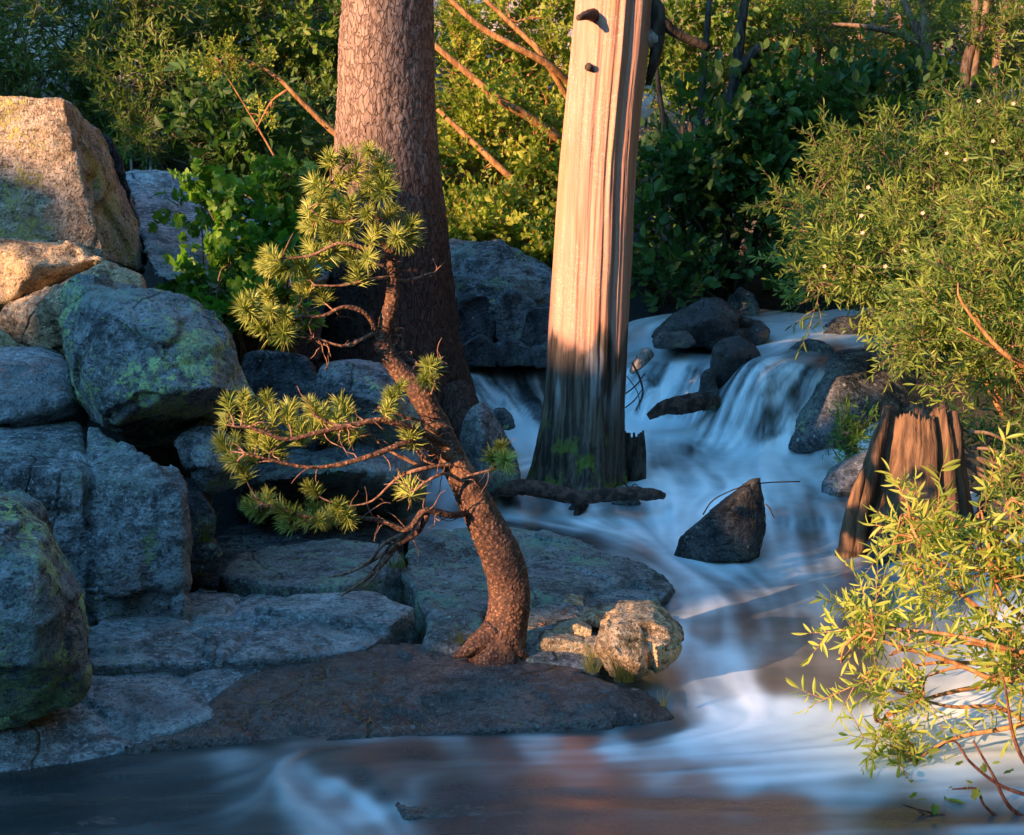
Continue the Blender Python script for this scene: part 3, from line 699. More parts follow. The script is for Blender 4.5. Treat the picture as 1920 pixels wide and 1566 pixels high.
rock('low dark rock between the lichen boulder and the pine branches', [
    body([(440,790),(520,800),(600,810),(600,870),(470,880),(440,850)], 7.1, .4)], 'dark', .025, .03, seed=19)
# beyond, right of the big trunk
rock('big smooth blue-grey boulder between the two tall trunks', [
    body([(800,470),(836,456),(905,459),(958,470),(985,490),(1030,508),(1075,540),(1060,640),(850,640),(800,600)], 10.1, .8, [(860,520,9.85),(960,520,9.8),(940,600,9.75)], .85)], 'grey', .022, .05, .005, .03, seed=20, soft=0)
for lb, s, y, sd_ in [
    ('squarish dark block on the left under the blue-grey boulder', [(840,560),(915,548),(935,600),(925,650),(850,660),(835,610)], 9.75, 21),
    ('tilted flat-topped block in the middle under the blue-grey boulder', [(925,560),(960,538),(1005,565),(1012,600),(975,640),(930,645)], 9.7, 22),
    ('dark block touching the dead trunk under the blue-grey boulder', [(985,580),(1040,570),(1060,650),(1030,668),(970,655)], 9.65, 23),
    ('low mossy rock on the left at the lip of the small fall', [(860,650),(905,622),(940,655),(935,690),(880,690),(855,690)], 9.55, 24),
    ('low dark rock in the middle at the lip of the small fall', [(925,650),(965,640),(1000,660),(1005,690),(930,690)], 9.5, 25),
    ('low rock beside the dead trunk at the lip of the small fall', [(990,655),(1045,650),(1070,690),(1000,694)], 9.45, 26)]:
    rock(lb, [body(s, y, .4)], 'dark' if sd_ != 22 else 'grey', .025, .02, .005, seed=sd_)
rock('upright pointed grey rock standing in the water left of the dead trunk', [
    body([(848,905),(858,850),(866,795),(880,768),(903,750),(925,775),(948,812),(968,850),(980,905),(975,930),(850,930)], 7.6, .35, [(900,800,7.45),(900,900,7.4)], .7)], 'slabgreen', .016, .014, seed=27)
rock('small dark rock behind the pointed grey rock', [body([(925,772),(945,770),(962,785),(968,806),(925,810)], 8.4, .2)], 'dark', .015, .01, seed=28)
# falls on the right
rock('long dark angular boulder at the head of the cascade', [
    body([(1222,628),(1262,595),(1318,564),(1352,562),(1388,596),(1395,640),(1330,655),(1232,650)], 10.05, .6, [(1330,600,9.9)], .8),
    body([(1380,600),(1430,604),(1447,622),(1440,640),(1390,650)], 10.15, .4)], 'wet', .022, .022, seed=29)
rock('lichen-dusted rock behind the angular boulder under the dark shrub', [
    body([(1358,590),(1366,556),(1388,538),(1412,552),(1424,585),(1418,615),(1370,612)], 11.2, .4)], 'grey', .022, .02, seed=30)
rock('dark oval boulder splitting the cascade from the curved fall', [
    body([(1334,690),(1336,655),(1352,635),(1385,628),(1415,645),(1430,668),(1415,690),(1375,730),(1350,748),(1336,735)], 9.5, .4, [(1365,670,9.35)], .75)], 'wet', .018, .015, seed=31)
rock('wet dark rock at the foot of the oval boulder', [body([(1308,745),(1315,700),(1335,685),(1350,740),(1345,770),(1315,775)], 9.22, .25)], 'wet', .018, .01, seed=32)
rock('small brown rock in the upper pool beside the angular boulder', [body([(1222,640),(1235,622),(1290,618),(1310,645),(1290,655),(1225,655)], 9.85, .25)], 'brown', .018, .012, seed=33)
rock('low dark rock poking out of the upper pool', [body([(1468,662),(1490,645),(1515,636),(1545,642),(1566,658),(1560,672),(1480,672)], 9.85, .25)], 'dark', .018, .012, seed=34)
rock('dark root-covered rock at the right end of the upper pool', [body([(1530,630),(1560,605),(1620,600),(1700,610),(1700,670),(1600,660),(1540,640)], 10.5, .5)], 'dark', .025, .03, seed=35)
rock('large dark speckled boulder that the curved fall runs over', [
    body([(1518,730,9.2),(1540,690,9.4),(1570,662,9.55),(1640,655,9.6),(1700,675,9.5),(1745,740,9.4),(1750,840,9.1),(1620,880,8.9),(1530,850,8.85),(1475,845,8.95),(1495,785,9.08)], 9.3, .6,
         [(1570,710,8.95),(1640,760,8.85),(1560,820,8.75)], .8)], 'speck', .02, .02, .006, seed=36)
rock('mid-sized grey rock between the curved fall and the stump', [
    body([(1532,952),(1540,905),(1575,878),(1640,855),(1680,900),(1650,960),(1560,965)], 7.75, .4, [(1590,910,7.6)], .8)], 'grey', .018, .016, seed=37)
rock('triangular rock with a pale lichen edge in the middle of the rapids', [
    body([(1258,1050),(1270,1012),(1335,966),(1408,899),(1426,896),(1436,950),(1438,985),(1424,1045),(1400,1065),(1270,1065)], 6.75, .28, [(1395,925,6.68),(1350,1050,6.58),(1405,1050,6.62)], .7)], 'black', .012, .007, .005, seed=38, soft=0)
rock('low wet rock on the right bank under the near willow', [body([(1620,1020),(1680,1000),(1760,1020),(1760,1060),(1640,1060)], 6.6, .4)], 'wet', .022, .02, seed=39)
rock('dark boulder behind the near willow at the right edge', [body([(1830,940),(1900,930),(2000,950),(2000,1060),(1850,1040)], 6.9, .5)], 'dark', .025, .03, seed=40)
for lb, s, y, sd_ in [
    ('brown rock under the log, left of the thin spill', [(1060,962),(1080,938),(1100,940),(1105,975),(1065,978)], 7.55, 41),
    ('dark rock under the right half of the log', [(1125,965),(1150,940),(1200,938),(1215,970),(1140,978)], 7.6, 42)]:
    rock(lb, [body(s, y, .12)], 'wet', .012, .006, .003, seed=sd_)
# bedrock slabs
rock('broad blue-grey slab between the lower left boulder and the young pine', [
    plate([(150,1190,-.02),(210,1150,-.01),(300,1102,.005),(400,1102,.005),(520,1112,.005),(660,1135,.0),(770,1160,-.02),(690,1215,-.05),(500,1235,-.052),(380,1232,-.05),(280,1242,-.05),(160,1245,-.05)], .3)],
    'slab', .012, .016, .004, .04, cs=1.5, seed=50, name='rock_slab', cat='rock slab')
rock('lower pale slab running down to the water at the bottom left', [
    plate([(-200,1330,-.10),(0,1310,-.09),(170,1262,-.085),(300,1240,-.082),(420,1233,-.082),(510,1262,-.09),(440,1320,-.12),(330,1375,-.155),(200,1412,-.18),(0,1450,-.20),(-200,1470,-.21)], .3)],
    'slab', .012, .013, .004, .03, cs=1.2, seed=51, name='rock_slab', cat='rock slab')
rock('brown wet slab the young pine grows from, sloping into the foreground water', [
    plate([(380,1340,-.135),(430,1290,-.10),(510,1238,-.068),(680,1205,-.055),(880,1215,-.062),(1000,1236,-.073),(1110,1262,-.085),(1165,1282,-.095),(1182,1310,-.118),(1140,1352,-.158),(900,1362,-.17),(690,1358,-.165),(600,1376,-.18),(420,1392,-.19),(260,1415,-.2)], .3)],
    'brown', .012, .016, .005, .012, cs=1.6, seed=52, name='rock_slab', cat='rock slab')
rock('thin reddish ledge at the waterline below the lower pale slab', [
    plate([(230,1395,-.16),(330,1372,-.145),(440,1345,-.13),(480,1380,-.165),(400,1392,-.175),(250,1412,-.185)], .2)],
    'brown', .012, .008, seed=53, name='rock_slab', cat='rock slab')
rock('wet blue end of the bedrock where it dips under the rapids', [
    plate([(1150,1290,-.105),(1200,1288,-.105),(1255,1325,-.15),(1268,1345,-.17),(1220,1362,-.18),(1130,1362,-.18),(1160,1320,-.12)], .3)],
    'wet', .012, .010, seed=54, name='rock_slab', cat='rock slab')
rock('raised slab with a pale front edge below the pine branches', [
    plate([(412,1078,.035),(430,1045,.045),(500,1020,.05),(640,1010,.05),(740,1020,.05),(760,1060,.04),(690,1082,.035),(640,1100,.03),(500,1098,.03)], .25)],
    'slabgreen', .014, .012, .004, .01, seed=55, name='rock_slab', cat='rock slab')
rock('wedge of slab jutting right beside the dark crack', [
    plate([(470,1135,.02),(560,1112,.03),(700,1105,.03),(778,1140,.015),(735,1168,.0),(600,1160,.0)], .2)],
    'slab', .012, .008, .004, seed=56, name='rock_slab', cat='rock slab')
rock('green lichened slab behind the young pine trunk', [
    plate([(812,1165,-.02),(790,1110,.01),(752,1068,.025),(770,1010,.04),(880,985,.03),(960,985,.01),(1080,1010,-.03),(1200,1055,-.06),(1262,1095,-.085),(1240,1130,-.085),(1130,1155,-.05),(1000,1165,-.03),(880,1195,-.035)], .35)],
    'slabgreen', .013, .022, .004, .035, cs=1.4, seed=57, name='rock_slab', cat='rock slab')
rock('grey-green step of bedrock just left of the pine trunk foot', [
    plate([(800,1178,-.02),(815,1140,-.0),(900,1140,.0),(905,1175,-.02),(890,1215,-.045),(790,1212,-.045)], .25)],
    'slabgreen', .012, .010, .004, seed=58, name='rock_slab', cat='rock slab')
rock('brownish slab right of the pine trunk under the sunlit blocks', [
    plate([(980,1140,-.0),(1060,1125,-.01),(1150,1142,-.035),(1200,1155,-.05),(1190,1200,-.07),(1120,1255,-.08),(985,1240,-.065)], .25)],
    'slabgreen', .012, .010, .004, seed=59, name='rock_slab', cat='rock slab')
rock('dark bedrock floor under the pine branches', [
    plate([(330,1080,-.02),(420,985,.0),(560,960,.0),(740,960,.0),(760,985,.0),(720,1030,-.05),(660,1080,-.08),(450,1110,-.02)], .25)],
    'dark', .016, .02, .004, seed=60, name='rock_slab', cat='rock slab')
# sunlit blocks by the pine foot
def blk(lb, s, y, back, sd_, mat='gold', front=()):
    rock(lb, [body(s, y, back, front, .9)], mat, .008, .007, .004, seed=sd_, soft=0)
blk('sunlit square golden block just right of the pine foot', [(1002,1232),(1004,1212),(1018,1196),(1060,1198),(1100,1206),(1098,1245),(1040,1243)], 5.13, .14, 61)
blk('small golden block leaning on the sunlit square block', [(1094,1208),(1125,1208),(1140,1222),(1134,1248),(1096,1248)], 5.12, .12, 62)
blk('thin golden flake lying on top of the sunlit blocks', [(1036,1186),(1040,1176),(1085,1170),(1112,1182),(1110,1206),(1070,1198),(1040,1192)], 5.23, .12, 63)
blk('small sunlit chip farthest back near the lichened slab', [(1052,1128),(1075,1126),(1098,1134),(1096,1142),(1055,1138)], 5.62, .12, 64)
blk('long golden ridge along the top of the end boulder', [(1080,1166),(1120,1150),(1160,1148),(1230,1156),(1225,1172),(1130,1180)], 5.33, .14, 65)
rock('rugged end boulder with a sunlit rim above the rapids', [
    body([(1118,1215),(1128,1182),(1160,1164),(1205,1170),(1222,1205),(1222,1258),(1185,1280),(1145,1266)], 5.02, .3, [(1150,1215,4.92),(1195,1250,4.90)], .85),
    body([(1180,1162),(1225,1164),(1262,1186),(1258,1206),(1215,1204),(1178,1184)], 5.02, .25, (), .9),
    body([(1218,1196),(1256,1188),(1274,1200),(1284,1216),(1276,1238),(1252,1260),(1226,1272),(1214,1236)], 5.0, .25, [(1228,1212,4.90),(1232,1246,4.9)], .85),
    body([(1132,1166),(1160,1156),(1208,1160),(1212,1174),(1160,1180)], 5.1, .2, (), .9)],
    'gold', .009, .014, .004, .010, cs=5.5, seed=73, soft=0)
for lb, pts_, sd_ in [('grey boulder on the right bank just outside the picture', [(2.75,5.6,.0),(3.3,5.5,.0),(3.4,6.1,.05),(2.8,6.2,.05),(2.85,5.7,.32),(3.2,5.75,.38),(3.1,6.0,.34)], 80), ('low grey boulder on the right bank nearest the viewer', [(2.45,4.3,-.2),(3.0,4.2,-.2),(3.1,4.8,-.15),(2.6,4.85,-.15),(2.6,4.4,.08),(2.95,4.5,.14),(2.8,4.7,.1)], 81)]:
    rock(lb, [[Vector(q) for q in pts_]], 'grey', .02, .03, .005, seed=sd_)
for lb, s_, z_w, sd_ in [('brown rock just under the foreground water, lower middle', [(735,1505),(790,1478),(880,1482),(960,1505),(950,1530),(850,1525),(760,1530)], -.222, 70),
                       ('flat brown shelf under the water at the bottom left', [(60,1560),(200,1530),(330,1545),(420,1590),(200,1640)], -.232, 71), ('reddish shelf under the water below the rapids, bottom middle', [(1000,1530),(1200,1490),(1400,1520),(1350,1580),(1100,1590)], -.225, 72)]:
    rock(lb, [plate([(a_, b_, z_w) for a_, b_ in s_], .15)], 'brown', .012, .014, .004, seed=sd_)
finish_rocks()

# ------------------------------------------------------------------ big living pine trunk (left) and dead trunk (right)
def trunk_mesh(center, radius, z0, z1, nz, nt, dispf):
    zs = np.linspace(z0, z1, nz); th = np.linspace(0, 2 * math.pi, nt, endpoint=False)
    ZZ, TT = np.meshgrid(zs, th, indexing='ij'); Zf, Tf = ZZ.ravel(), TT.ravel()
    cx_, cy_ = center(Zf); r = radius(Zf)
    r = r + dispf(Zf, Tf, r)
    V = np.stack([cx_ + r * np.cos(Tf), cy_ + r * np.sin(Tf), Zf], 1)
    i = np.arange(nz * nt).reshape(nz, nt); j = np.roll(i, -1, axis=1)
    F = np.stack([i[:-1].ravel(), j[:-1].ravel(), j[1:].ravel(), i[1:].ravel()], 1)
    return V, F
def pxprof(rows, Y):
    """rows: (py, left px, right px) -> z, centre x, radius"""
    z = []; c = []; r = []
    for py, a, b in rows:
        A, B = P(a, py, Y), P(b, py, Y); z.append(A.z); c.append((A.x + B.x) / 2); r.append((B.x - A.x) / 2)
    o = np.argsort(z); return np.array(z)[o], np.array(c)[o], np.array(r)[o]
YT = 8.75
z_, c_, r_ = pxprof([(850,560,915),(800,572,895),(740,588,882),(690,594,872),(640,603,862),(560,612,850),(480,618,840),(400,622,832),(300,627,820),(200,633,812),(100,638,811),(0,643,811),(-300,650,806),(-900,665,800)], YT)
z_ = np.append(z_, z_[-1] + 5); c_ = np.append(c_, c_[-1]); r_ = np.append(r_, r_[-1] * .6)
def dispT(Zf, Tf, r):
    A = np.stack([np.cos(Tf) * r, np.sin(Tf) * r, Zf * .42], 1)
    f1, f2 = worley(A * 34 + .5 * fbm(A, 12, 2)[:, None])
    g1, g2_ = worley(A * 15 + .7 * fbm(A, 9, 3)[:, None] + 7)
    pl = sstep(f2 - f1, 0, .28) + 1.3 * sstep(g2_ - g1, 0, .16)
    root = np.clip(1 - (Zf - z_[0]) / .8, 0, 1)
    return .0045 * pl + .010 * fbm(A * np.array([1, 1, .5]), 11, 3) + .014 * fbm(A, 5, 3) + .004 * fbm(A, 60, 2) + root ** 2 * .07 * np.sin(Tf * 5 + 1.1)
V, F = trunk_mesh(lambda z: (np.interp(z, z_, c_), YT + .06 * np.sin(z)), lambda z: np.interp(z, z_, r_), z_[0] - .1, z_[-1], 640, 300, dispT)
m = NT('bark_big_pine'); v = m.coord((1, 1, .42))
ed = m.voro(m.mix(.06, v, m.n('TexNoise', Vector=v, Scale=22.0).outputs[1]), 40, 'DISTANCE_TO_EDGE'); n = m.noise(v, 45, 4)
c = m.mix(m.math('MULTIPLY', m.ramp(ed, -.12, .16), m.ramp(m.noise(v, 30, 5, .7), .3, .6, .45, 1)), (.10, .055, .038), m.mix(m.noise(v, 9, 4), (.19, .13, .10), (.40, .285, .225)))
c = m.mix(m.ramp(n, .55, .72, 0, .4), c, (.18, .09, .06))
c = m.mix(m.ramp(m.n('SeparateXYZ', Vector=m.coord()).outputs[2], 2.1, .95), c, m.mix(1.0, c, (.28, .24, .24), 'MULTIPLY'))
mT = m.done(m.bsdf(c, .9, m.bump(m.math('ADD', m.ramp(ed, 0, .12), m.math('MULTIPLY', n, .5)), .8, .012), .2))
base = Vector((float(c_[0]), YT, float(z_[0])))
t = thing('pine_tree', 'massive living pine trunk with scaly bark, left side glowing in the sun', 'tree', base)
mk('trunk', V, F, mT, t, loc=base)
for pts, rr in [([(612,700,8.6),(590,760,8.45),(560,800,8.3)], [.11,.07,.03]), ([(850,740,8.55),(872,800,8.4),(890,850,8.3)], [.12,.08,.04]), ([(720,760,8.45),(730,820,8.2),(735,860,8.1)], [.13,.09,.05])]:
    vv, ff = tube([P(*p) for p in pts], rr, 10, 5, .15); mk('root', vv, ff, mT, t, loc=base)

YD = 8.0
rows = [(930,985,1180),(900,990,1172),(870,1000,1170),(820,1008,1170),(760,1018,1171),(700,1023,1174),(640,1026,1176),(560,1031,1180),(480,1037,1185),(400,1043,1188),(300,1051,1193),(200,1060,1203),(100,1070,1216),(0,1079,1226),(-200,1090,1232),(-700,1110,1220)]
z_, c_, r_ = pxprof(rows, YD)
zD, cD, rD = z_, c_, r_
def dispD(Zf, Tf, r):
    tw = Tf + .10 * Zf
    A = np.stack([np.cos(tw) * 1.0, np.sin(tw) * 1.0, Zf * .10], 1)
    g = fbm(A, 3.2, 4, .6); g2 = fbm(A + 4, 15, 3)
    fl = np.exp(-((np.mod(tw + .88 + math.pi, 2 * math.pi) - math.pi) / .13) ** 2) * .020 + np.exp(-((np.mod(tw + 1.22 + math.pi, 2 * math.pi) - math.pi) / .07) ** 2) * .012 + np.exp(-((np.mod(tw + 1.6 + math.pi, 2 * math.pi) - math.pi) / .05) ** 2) * .006
    low = np.clip(1 - (Zf - zD[0]) / .75, 0, 1)
    B = np.stack([np.cos(Tf) * r * 3, np.sin(Tf) * r * 3, Zf * .8], 1)
    rib = -np.abs(fbm(B, 6, 4)) * .030 * low
    root = low ** 2 * .035 * np.sin(Tf * 4 + .6)
    return .020 * g + .003 * g2 - fl * (1 - low * .5) + rib + root
V, F = trunk_mesh(lambda z: (np.interp(z, z_, c_), YD + 0 * z), lambda z: np.interp(z, z_, r_) * .98, z_[0] - .05, z_[-1], 620, 360, dispD)
m = NT('wood_dead_trunk'); v = m.coord((1, 1, .05)); vo = m.coord()
g = m.noise(v, 30, 6, .65); g2 = m.noise(v, 110, 4, .6); big = m.noise(m.coord((1, 1, .25)), 5, 4)
c = m.mix(m.ramp(g, .28, .72), (.36, .165, .11), (.48, .275, .20))
c = m.mix(m.ramp(big, .48, .68, 0, .8), c, (.50, .24, .11))
c = m.mix(m.ramp(g2, .58, .72, 0, .35), c, (.25, .15, .10))
# beetle galleries: pale wandering lines on the lower half
gal = m.voro(m.mix(.25, m.coord((1, 1, .75)), m.n('TexNoise', Vector=vo, Scale=18.0).outputs[1]), 30, 'DISTANCE_TO_EDGE')
galm = m.math('MULTIPLY', m.ramp(gal, .0, .07, 1, 0), m.ramp(m.noise(m.coord((1, 1, .3)), 6, 2), .46, .56))
c = m.mix(m.math('MULTIPLY', galm, .35), c, (.75, .62, .50))
zc = m.n('SeparateXYZ', Vector=vo).outputs[2]
zr = m.math('ADD', zc, m.math('MULTIPLY', m.noise(m.coord((1, 1, .2)), 9, 4), .5))
rot = m.ramp(zr, 1.12, 1.02)
rotc = m.mix(m.ramp(m.noise(v, 26, 5, .7), .4, .62), (.022, .016, .012), (.12, .09, .065))
c = m.mix(rot, c, rotc)
grey = m.math('MULTIPLY', m.ramp(m.noise(m.coord((1, 1, .18)), 7, 3), .56, .63), m.ramp(zc, .35, .6))
c = m.mix(m.math('MULTIPLY', grey, m.math('MULTIPLY', rot, .6)), c, (.34, .33, .32))
moss = m.math('MULTIPLY', m.ramp(m.noise(vo, 7, 5, .65), .53, .60), m.ramp(zc, .5, .18))
c = m.mix(moss, c, m.mix(m.noise(vo, 60, 2), (.05, .09, .012), (.16, .20, .03)))
h = m.math('ADD', m.math('ADD', g, m.math('MULTIPLY', g2, .5)), m.math('MULTIPLY', galm, -.25))
mD = m.done(m.bsdf(c, m.math('SUBTRACT', .8, m.math('MULTIPLY', rot, .25)), m.bump(h, .5, .008), .3))
base = Vector((float(c_[0]), YD, float(z_[0])))
dt = thing('dead_tree', 'barkless dead trunk with smooth orange-lit wood and a rotten mossy foot in the stream', 'dead tree', base)
mk('trunk', V, F, mD, dt, loc=base)
def limb(pts, rad, mat, name='branch_stub', par=None, loc=None, seg=9, sub=5, wob=.15):
    vv, ff = tube([P(*p) for p in pts], rad, seg, sub, wob); return mk(name, vv, ff, mat, par, loc=loc)
limb([(1120,30,7.9),(1103,28,7.78),(1084,34,7.70)], [.038,.026,.013], BM['dark'], par=dt, loc=base)
limb([(1105,126,7.9),(1104,126,7.80)], [.026,.018], BM['dark'], 'knot', dt, base)
limb([(1215,20,8.0),(1245,45,8.0),(1275,66,8.05),(1330,90,8.1)], [.05,.032,.025,.02], BM['dark'], par=dt, loc=base)
limb([(1205,70,8.0),(1230,74,8.0),(1243,78,8.0)], [.06,.04,.02], BM['grey'], par=dt, loc=base)
limb([(1195,-10,8.05),(1228,20,8.0),(1232,80,8.0),(1215,160,8.03)], [.07,.05,.035,.015], BM['dark'], 'side_ridge', dt, base)

# ------------------------------------------------------------------ cut stump, broken stub, logs
def shell_stump(name, label, rowsL, Y, toppx, mat, cat, hollow=.7, lean=0):
    pass
m = NT('wood_stump'); v = m.coord((1, 1, .08)); g = m.noise(v, 30, 6, .65)
c = m.mix(m.ramp(g, .32, .68), (.055, .032, .019), (.20, .115, .065)); c = m.mix(m.ramp(m.noise(m.coord((1, 1, .3)), 6, 3), .5, .65, 0, .7), c, (.07, .04, .025))
mS = m.done(m.bsdf(c, .85, m.bump(g, 1, .02), .2))
YS = 6.95
z_, c_, r_ = pxprof([(1060,1570,1850),(1000,1585,1835),(940,1608,1825),(880,1628,1815),(820,1645,1808),(775,1655,1795)], YS)
def dispS(Zf, Tf, r):
    A = np.stack([np.cos(Tf), np.sin(Tf), Zf * .25], 1)
    notch = -np.exp(-((Tf - 5.05) / .10) ** 2) * .05 - np.exp(-((Tf - 5.45) / .06) ** 2) * .04
    return .020 * fbm(A, 1.3, 3, .5) + .009 * fbm(A, 11, 4, .65) + notch
nz, ntt = 160, 220
V, F = trunk_mesh(lambda z: (np.interp(z, z_, c_), YS + 0 * z), lambda z: np.interp(z, z_, r_) * .93, z_[0] - .1, z_[-1], nz, ntt, dispS)
tc_ = np.stack([np.cos(np.arange(ntt) / ntt * 6.283), np.sin(np.arange(ntt) / ntt * 6.283), np.zeros(ntt)], 1); topn = fbm(tc_, 1.6, 2) * .07 + np.abs(fbm(tc_, 11, 4, .8)) * .10
V[:, 2] += np.tile(topn, nz) * np.repeat(np.linspace(0, 1, nz) ** 3, ntt)
# hollow inner wall
ring = V[-ntt:]; cc = ring.mean(0); inn = cc + (ring - cc) * .72; inn[:, 2] = ring[:, 2] - .015; bot = cc + (ring - cc) * .5; bot[:, 2] = cc[2] - .22
b0 = len(V); V = np.concatenate([V, inn, bot, [cc - [0, 0, .24]]])
k0 = np.arange(ntt); k1 = (k0 + 1) % ntt; o_ = b0 - ntt
F = np.concatenate([F, np.stack([o_ + k0, o_ + k1, b0 + k1, b0 + k0], 1), np.stack([b0 + k0, b0 + k1, b0 + ntt + k1, b0 + ntt + k0], 1)])
base = Vector((float(c_[0]), YS, float(z_[0])))
stp = thing('tree_stump', 'broad hollow brown stump with splintered rim on the right bank', 'stump', base)
mk('trunk', V, F, mS, stp, loc=base)
def slat(pts, w, th, mat, name, par, base):
    """splinter: tapered plank through points"""
    vv, ff = tube([P(*p) for p in pts], w, 6, 5, .25); vv = np.array(vv); return mk(name, vv, ff, mat, par, loc=base)
for pts, w in [([(1598,1045,6.8),(1612,960,6.8),(1640,850,6.82),(1664,764,6.85)], [.06,.05,.035,.012]), ([(1585,1050,6.78),(1602,940,6.78),(1628,862,6.8)], [.05,.03,.008]), ([(1780,900,6.85),(1790,830,6.85),(1788,770,6.86)], [.05,.04,.02])]:
    slat(pts, w, 0, mS, 'splinter', stp, base)

base = P(1190, 890, 8.05)
bs = thing('broken_stub', 'short charred broken stub standing at the right foot of the dead trunk', 'stump', base)
mbk = MB()
for k in range(9):
    x = 1172 + k * 4.2; tp = 806 + rnd.random() * 22
    mbk = MB().add(tube([P(x, 905, 8.05 + .02 * math.sin(k)), P(x + 1, 850, 8.05), P(x, tp, 8.05 + .02 * rnd.random())], [.017, .016, .006], 6, 3, .2))
    mk('splinter', mbk.V, mbk.F, BM['dark'], bs, loc=base)

def log(label, pts, rad, mat='log', seg=12, name='log', cat='log', twigs=()):
    base = P(*pts[0]); vv, ff = tube([P(*p) for p in pts], rad, seg, 10, .14)
    vv = np.array(vv); vv += (fbm(vv, 25, 3) * .25 * np.mean(rad))[:, None] * np.array([0, .4, 1])
    if not twigs:
        o = mk(name, vv, ff, BM[mat], None, loc=base); return tag(o, label, cat)
    t = thing(name, label, cat, base); mk('trunk', vv, ff, BM[mat], t, loc=base)
    for tp, tr in twigs:
        a, b = tube([P(*p) for p in tp], tr, 5, 5, .1); mk('twig', a, b, BM['dark'], t, loc=base)
    return t
log('long wet log lying across the stream in front of the dead trunk', [(920,922,7.55),(985,914,7.52),(1050,926,7.48),(1090,932,7.46),(1150,927,7.46),(1210,926,7.48),(1245,930,7.52)], [.022,.04,.038,.036,.034,.032,.018], twigs=[
    ([(1150,915,7.6),(1165,903,7.58),(1180,915,7.58),(1190,908,7.58),(1198,915,7.58)], [.004,.004,.004,.003,.002]), ([(1200,918,7.6),(1215,928,7.58),(1225,932,7.58)], [.005,.005,.003]), ([(1095,945,7.55),(1083,962,7.5),(1078,975,7.5)], [.03,.02,.01])])
log('fibrous brown root wad lodged at the foot of the cascade', [(1215,782,9.25),(1245,765,9.25),(1290,757,9.25),(1335,750,9.25),(1342,765,9.25)], [.02,.045,.06,.045,.02], 'log', 12, 'driftwood', 'driftwood')
log('grey knob of driftwood beside the cascade, right of the dead trunk', [(1182,700,9.5),(1195,685,9.5),(1212,665,9.5),(1222,672,9.5)], [.015,.035,.045,.02], 'grey', 10, 'driftwood', 'driftwood')
def twig_thing(label, runs, mat='dark', name='fallen_branch', cat='branch'):
    base = P(*runs[0][0][0]); t = thing(name, label, cat, base)
    for pts, rr in runs:
        a, b = tube([P(*p) for p in pts], rr, 6, 6, .15); mk('twig', a, b, BM[mat], t, loc=base)
twig_thing('thin dark twigs hanging in the cascade beside the dead trunk', [
    ([(1185,680,9.2),(1200,710,9.2),(1205,740,9.15),(1192,770,9.1)], [.007,.007,.006,.004]), ([(1170,740,9.1),(1190,725,9.1),(1210,700,9.1)], [.004,.005,.003]), ([(1172,765,9.1),(1190,750,9.1),(1204,730,9.1)], [.004,.004,.003]), ([(1175,705,9.1),(1195,735,9.1),(1200,768,9.1)], [.003,.003,.002])])
twig_thing('dead forked branch lying on the slab under the young pine', [
    ([(770,985,5.17),(745,1020,5.42),(715,1060,5.52),(680,1090,5.57),(640,1118,5.52)], [.012,.012,.010,.007,.003]),
    ([(745,1020,5.42),(700,1050,5.52),(650,1075,5.57),(615,1082,5.62)], [.009,.008,.006,.003]),
    ([(715,1060,5.52),(700,1085,5.52),(672,1110,5.47)], [.006,.004,.002]),
    ([(760,1000,5.32),(720,1020,5.47),(690,1055,5.52),(660,1068,5.57)], [.008,.007,.005,.002])], 'twig')
twig_thing('thin black twig arching over the triangular rock', [([(1318,965,6.6),(1335,940,6.6),(1360,925,6.65),(1395,912,6.7),(1440,905,6.8),(1500,903,6.9)], [.003]*6), ([(1436,945,6.7),(1444,955,6.7),(1447,962,6.7),(1452,972,6.7)], [.004,.004,.003,.002])])
twig_thing('tangle of fallen grey twigs right of the stump', [
    ([(1800+dx, 830+dy, 6.9), (1850+dx, 850+dy+rnd.uniform(-20,20), 6.9), (1940, 860+dy+rnd.uniform(-40,40), 6.9)], [.009,.008,.005]) for dx, dy in [(0,0),(-10,20),(10,40),(-5,60),(15,-20),(0,80),(20,10),(5,30)]], 'stem')

# ------------------------------------------------------------------ young pine
def hsh(a): return rnd.uniform(-a, a)
def needle_tuft(n, L):
    V, F = [], []
    def add(o, d, l, w):
        d = d.normalized(); s = d.orthogonal().normalized(); q = d.cross(s)
        ph = rnd.random() * 6; b = len(V); bend = Vector((0, 0, -.1)) * l
        for k in range(3):
            a = ph + k * 2.094; V.append(o + (s * math.cos(a) + q * math.sin(a)) * w)
        for k in range(3):
            a = ph + k * 2.094; V.append(o + d * l * .6 + bend * .3 + (s * math.cos(a) + q * math.sin(a)) * w * .85)
        V.append(o + d * l + bend)
        for k in range(3):
            k2 = (k + 1) % 3; F.append((b + k, b + k2, b + 3 + k2, b + 3 + k)); F.append((b + 3 + k, b + 3 + k2, b + 6))
    for i in range(n):
        t = rnd.random(); z = -.045 + .05 * t
        a = rnd.random() * 6.283; tilt = R(rnd.uniform(12, 55) + (1 - t) * 38)
        d = Vector((math.cos(a) * math.sin(tilt), math.sin(a) * math.sin(tilt), math.cos(tilt)))
        add(Vector((0, 0, z)), d, L * rnd.uniform(.75, 1.1), .0014)
    me = bpy.data.meshes.new('needle_tuft'); me.from_pydata(V, [], F); me.update(); me.materials.append(LM['needle']); return me
tufts = [needle_tuft(rnd.randint(90, 180), rnd.uniform(.040, .060)) for _ in range(9)]
YP = 5.15
def PP(x, y, Y): return P(x, y, Y + .25)
pbase = PZ(925, 1226, -.075)
pine = thing('young_pine', 'small twisted pine growing from a crack in the slab, needles glowing yellow-green', 'pine tree', pbase)
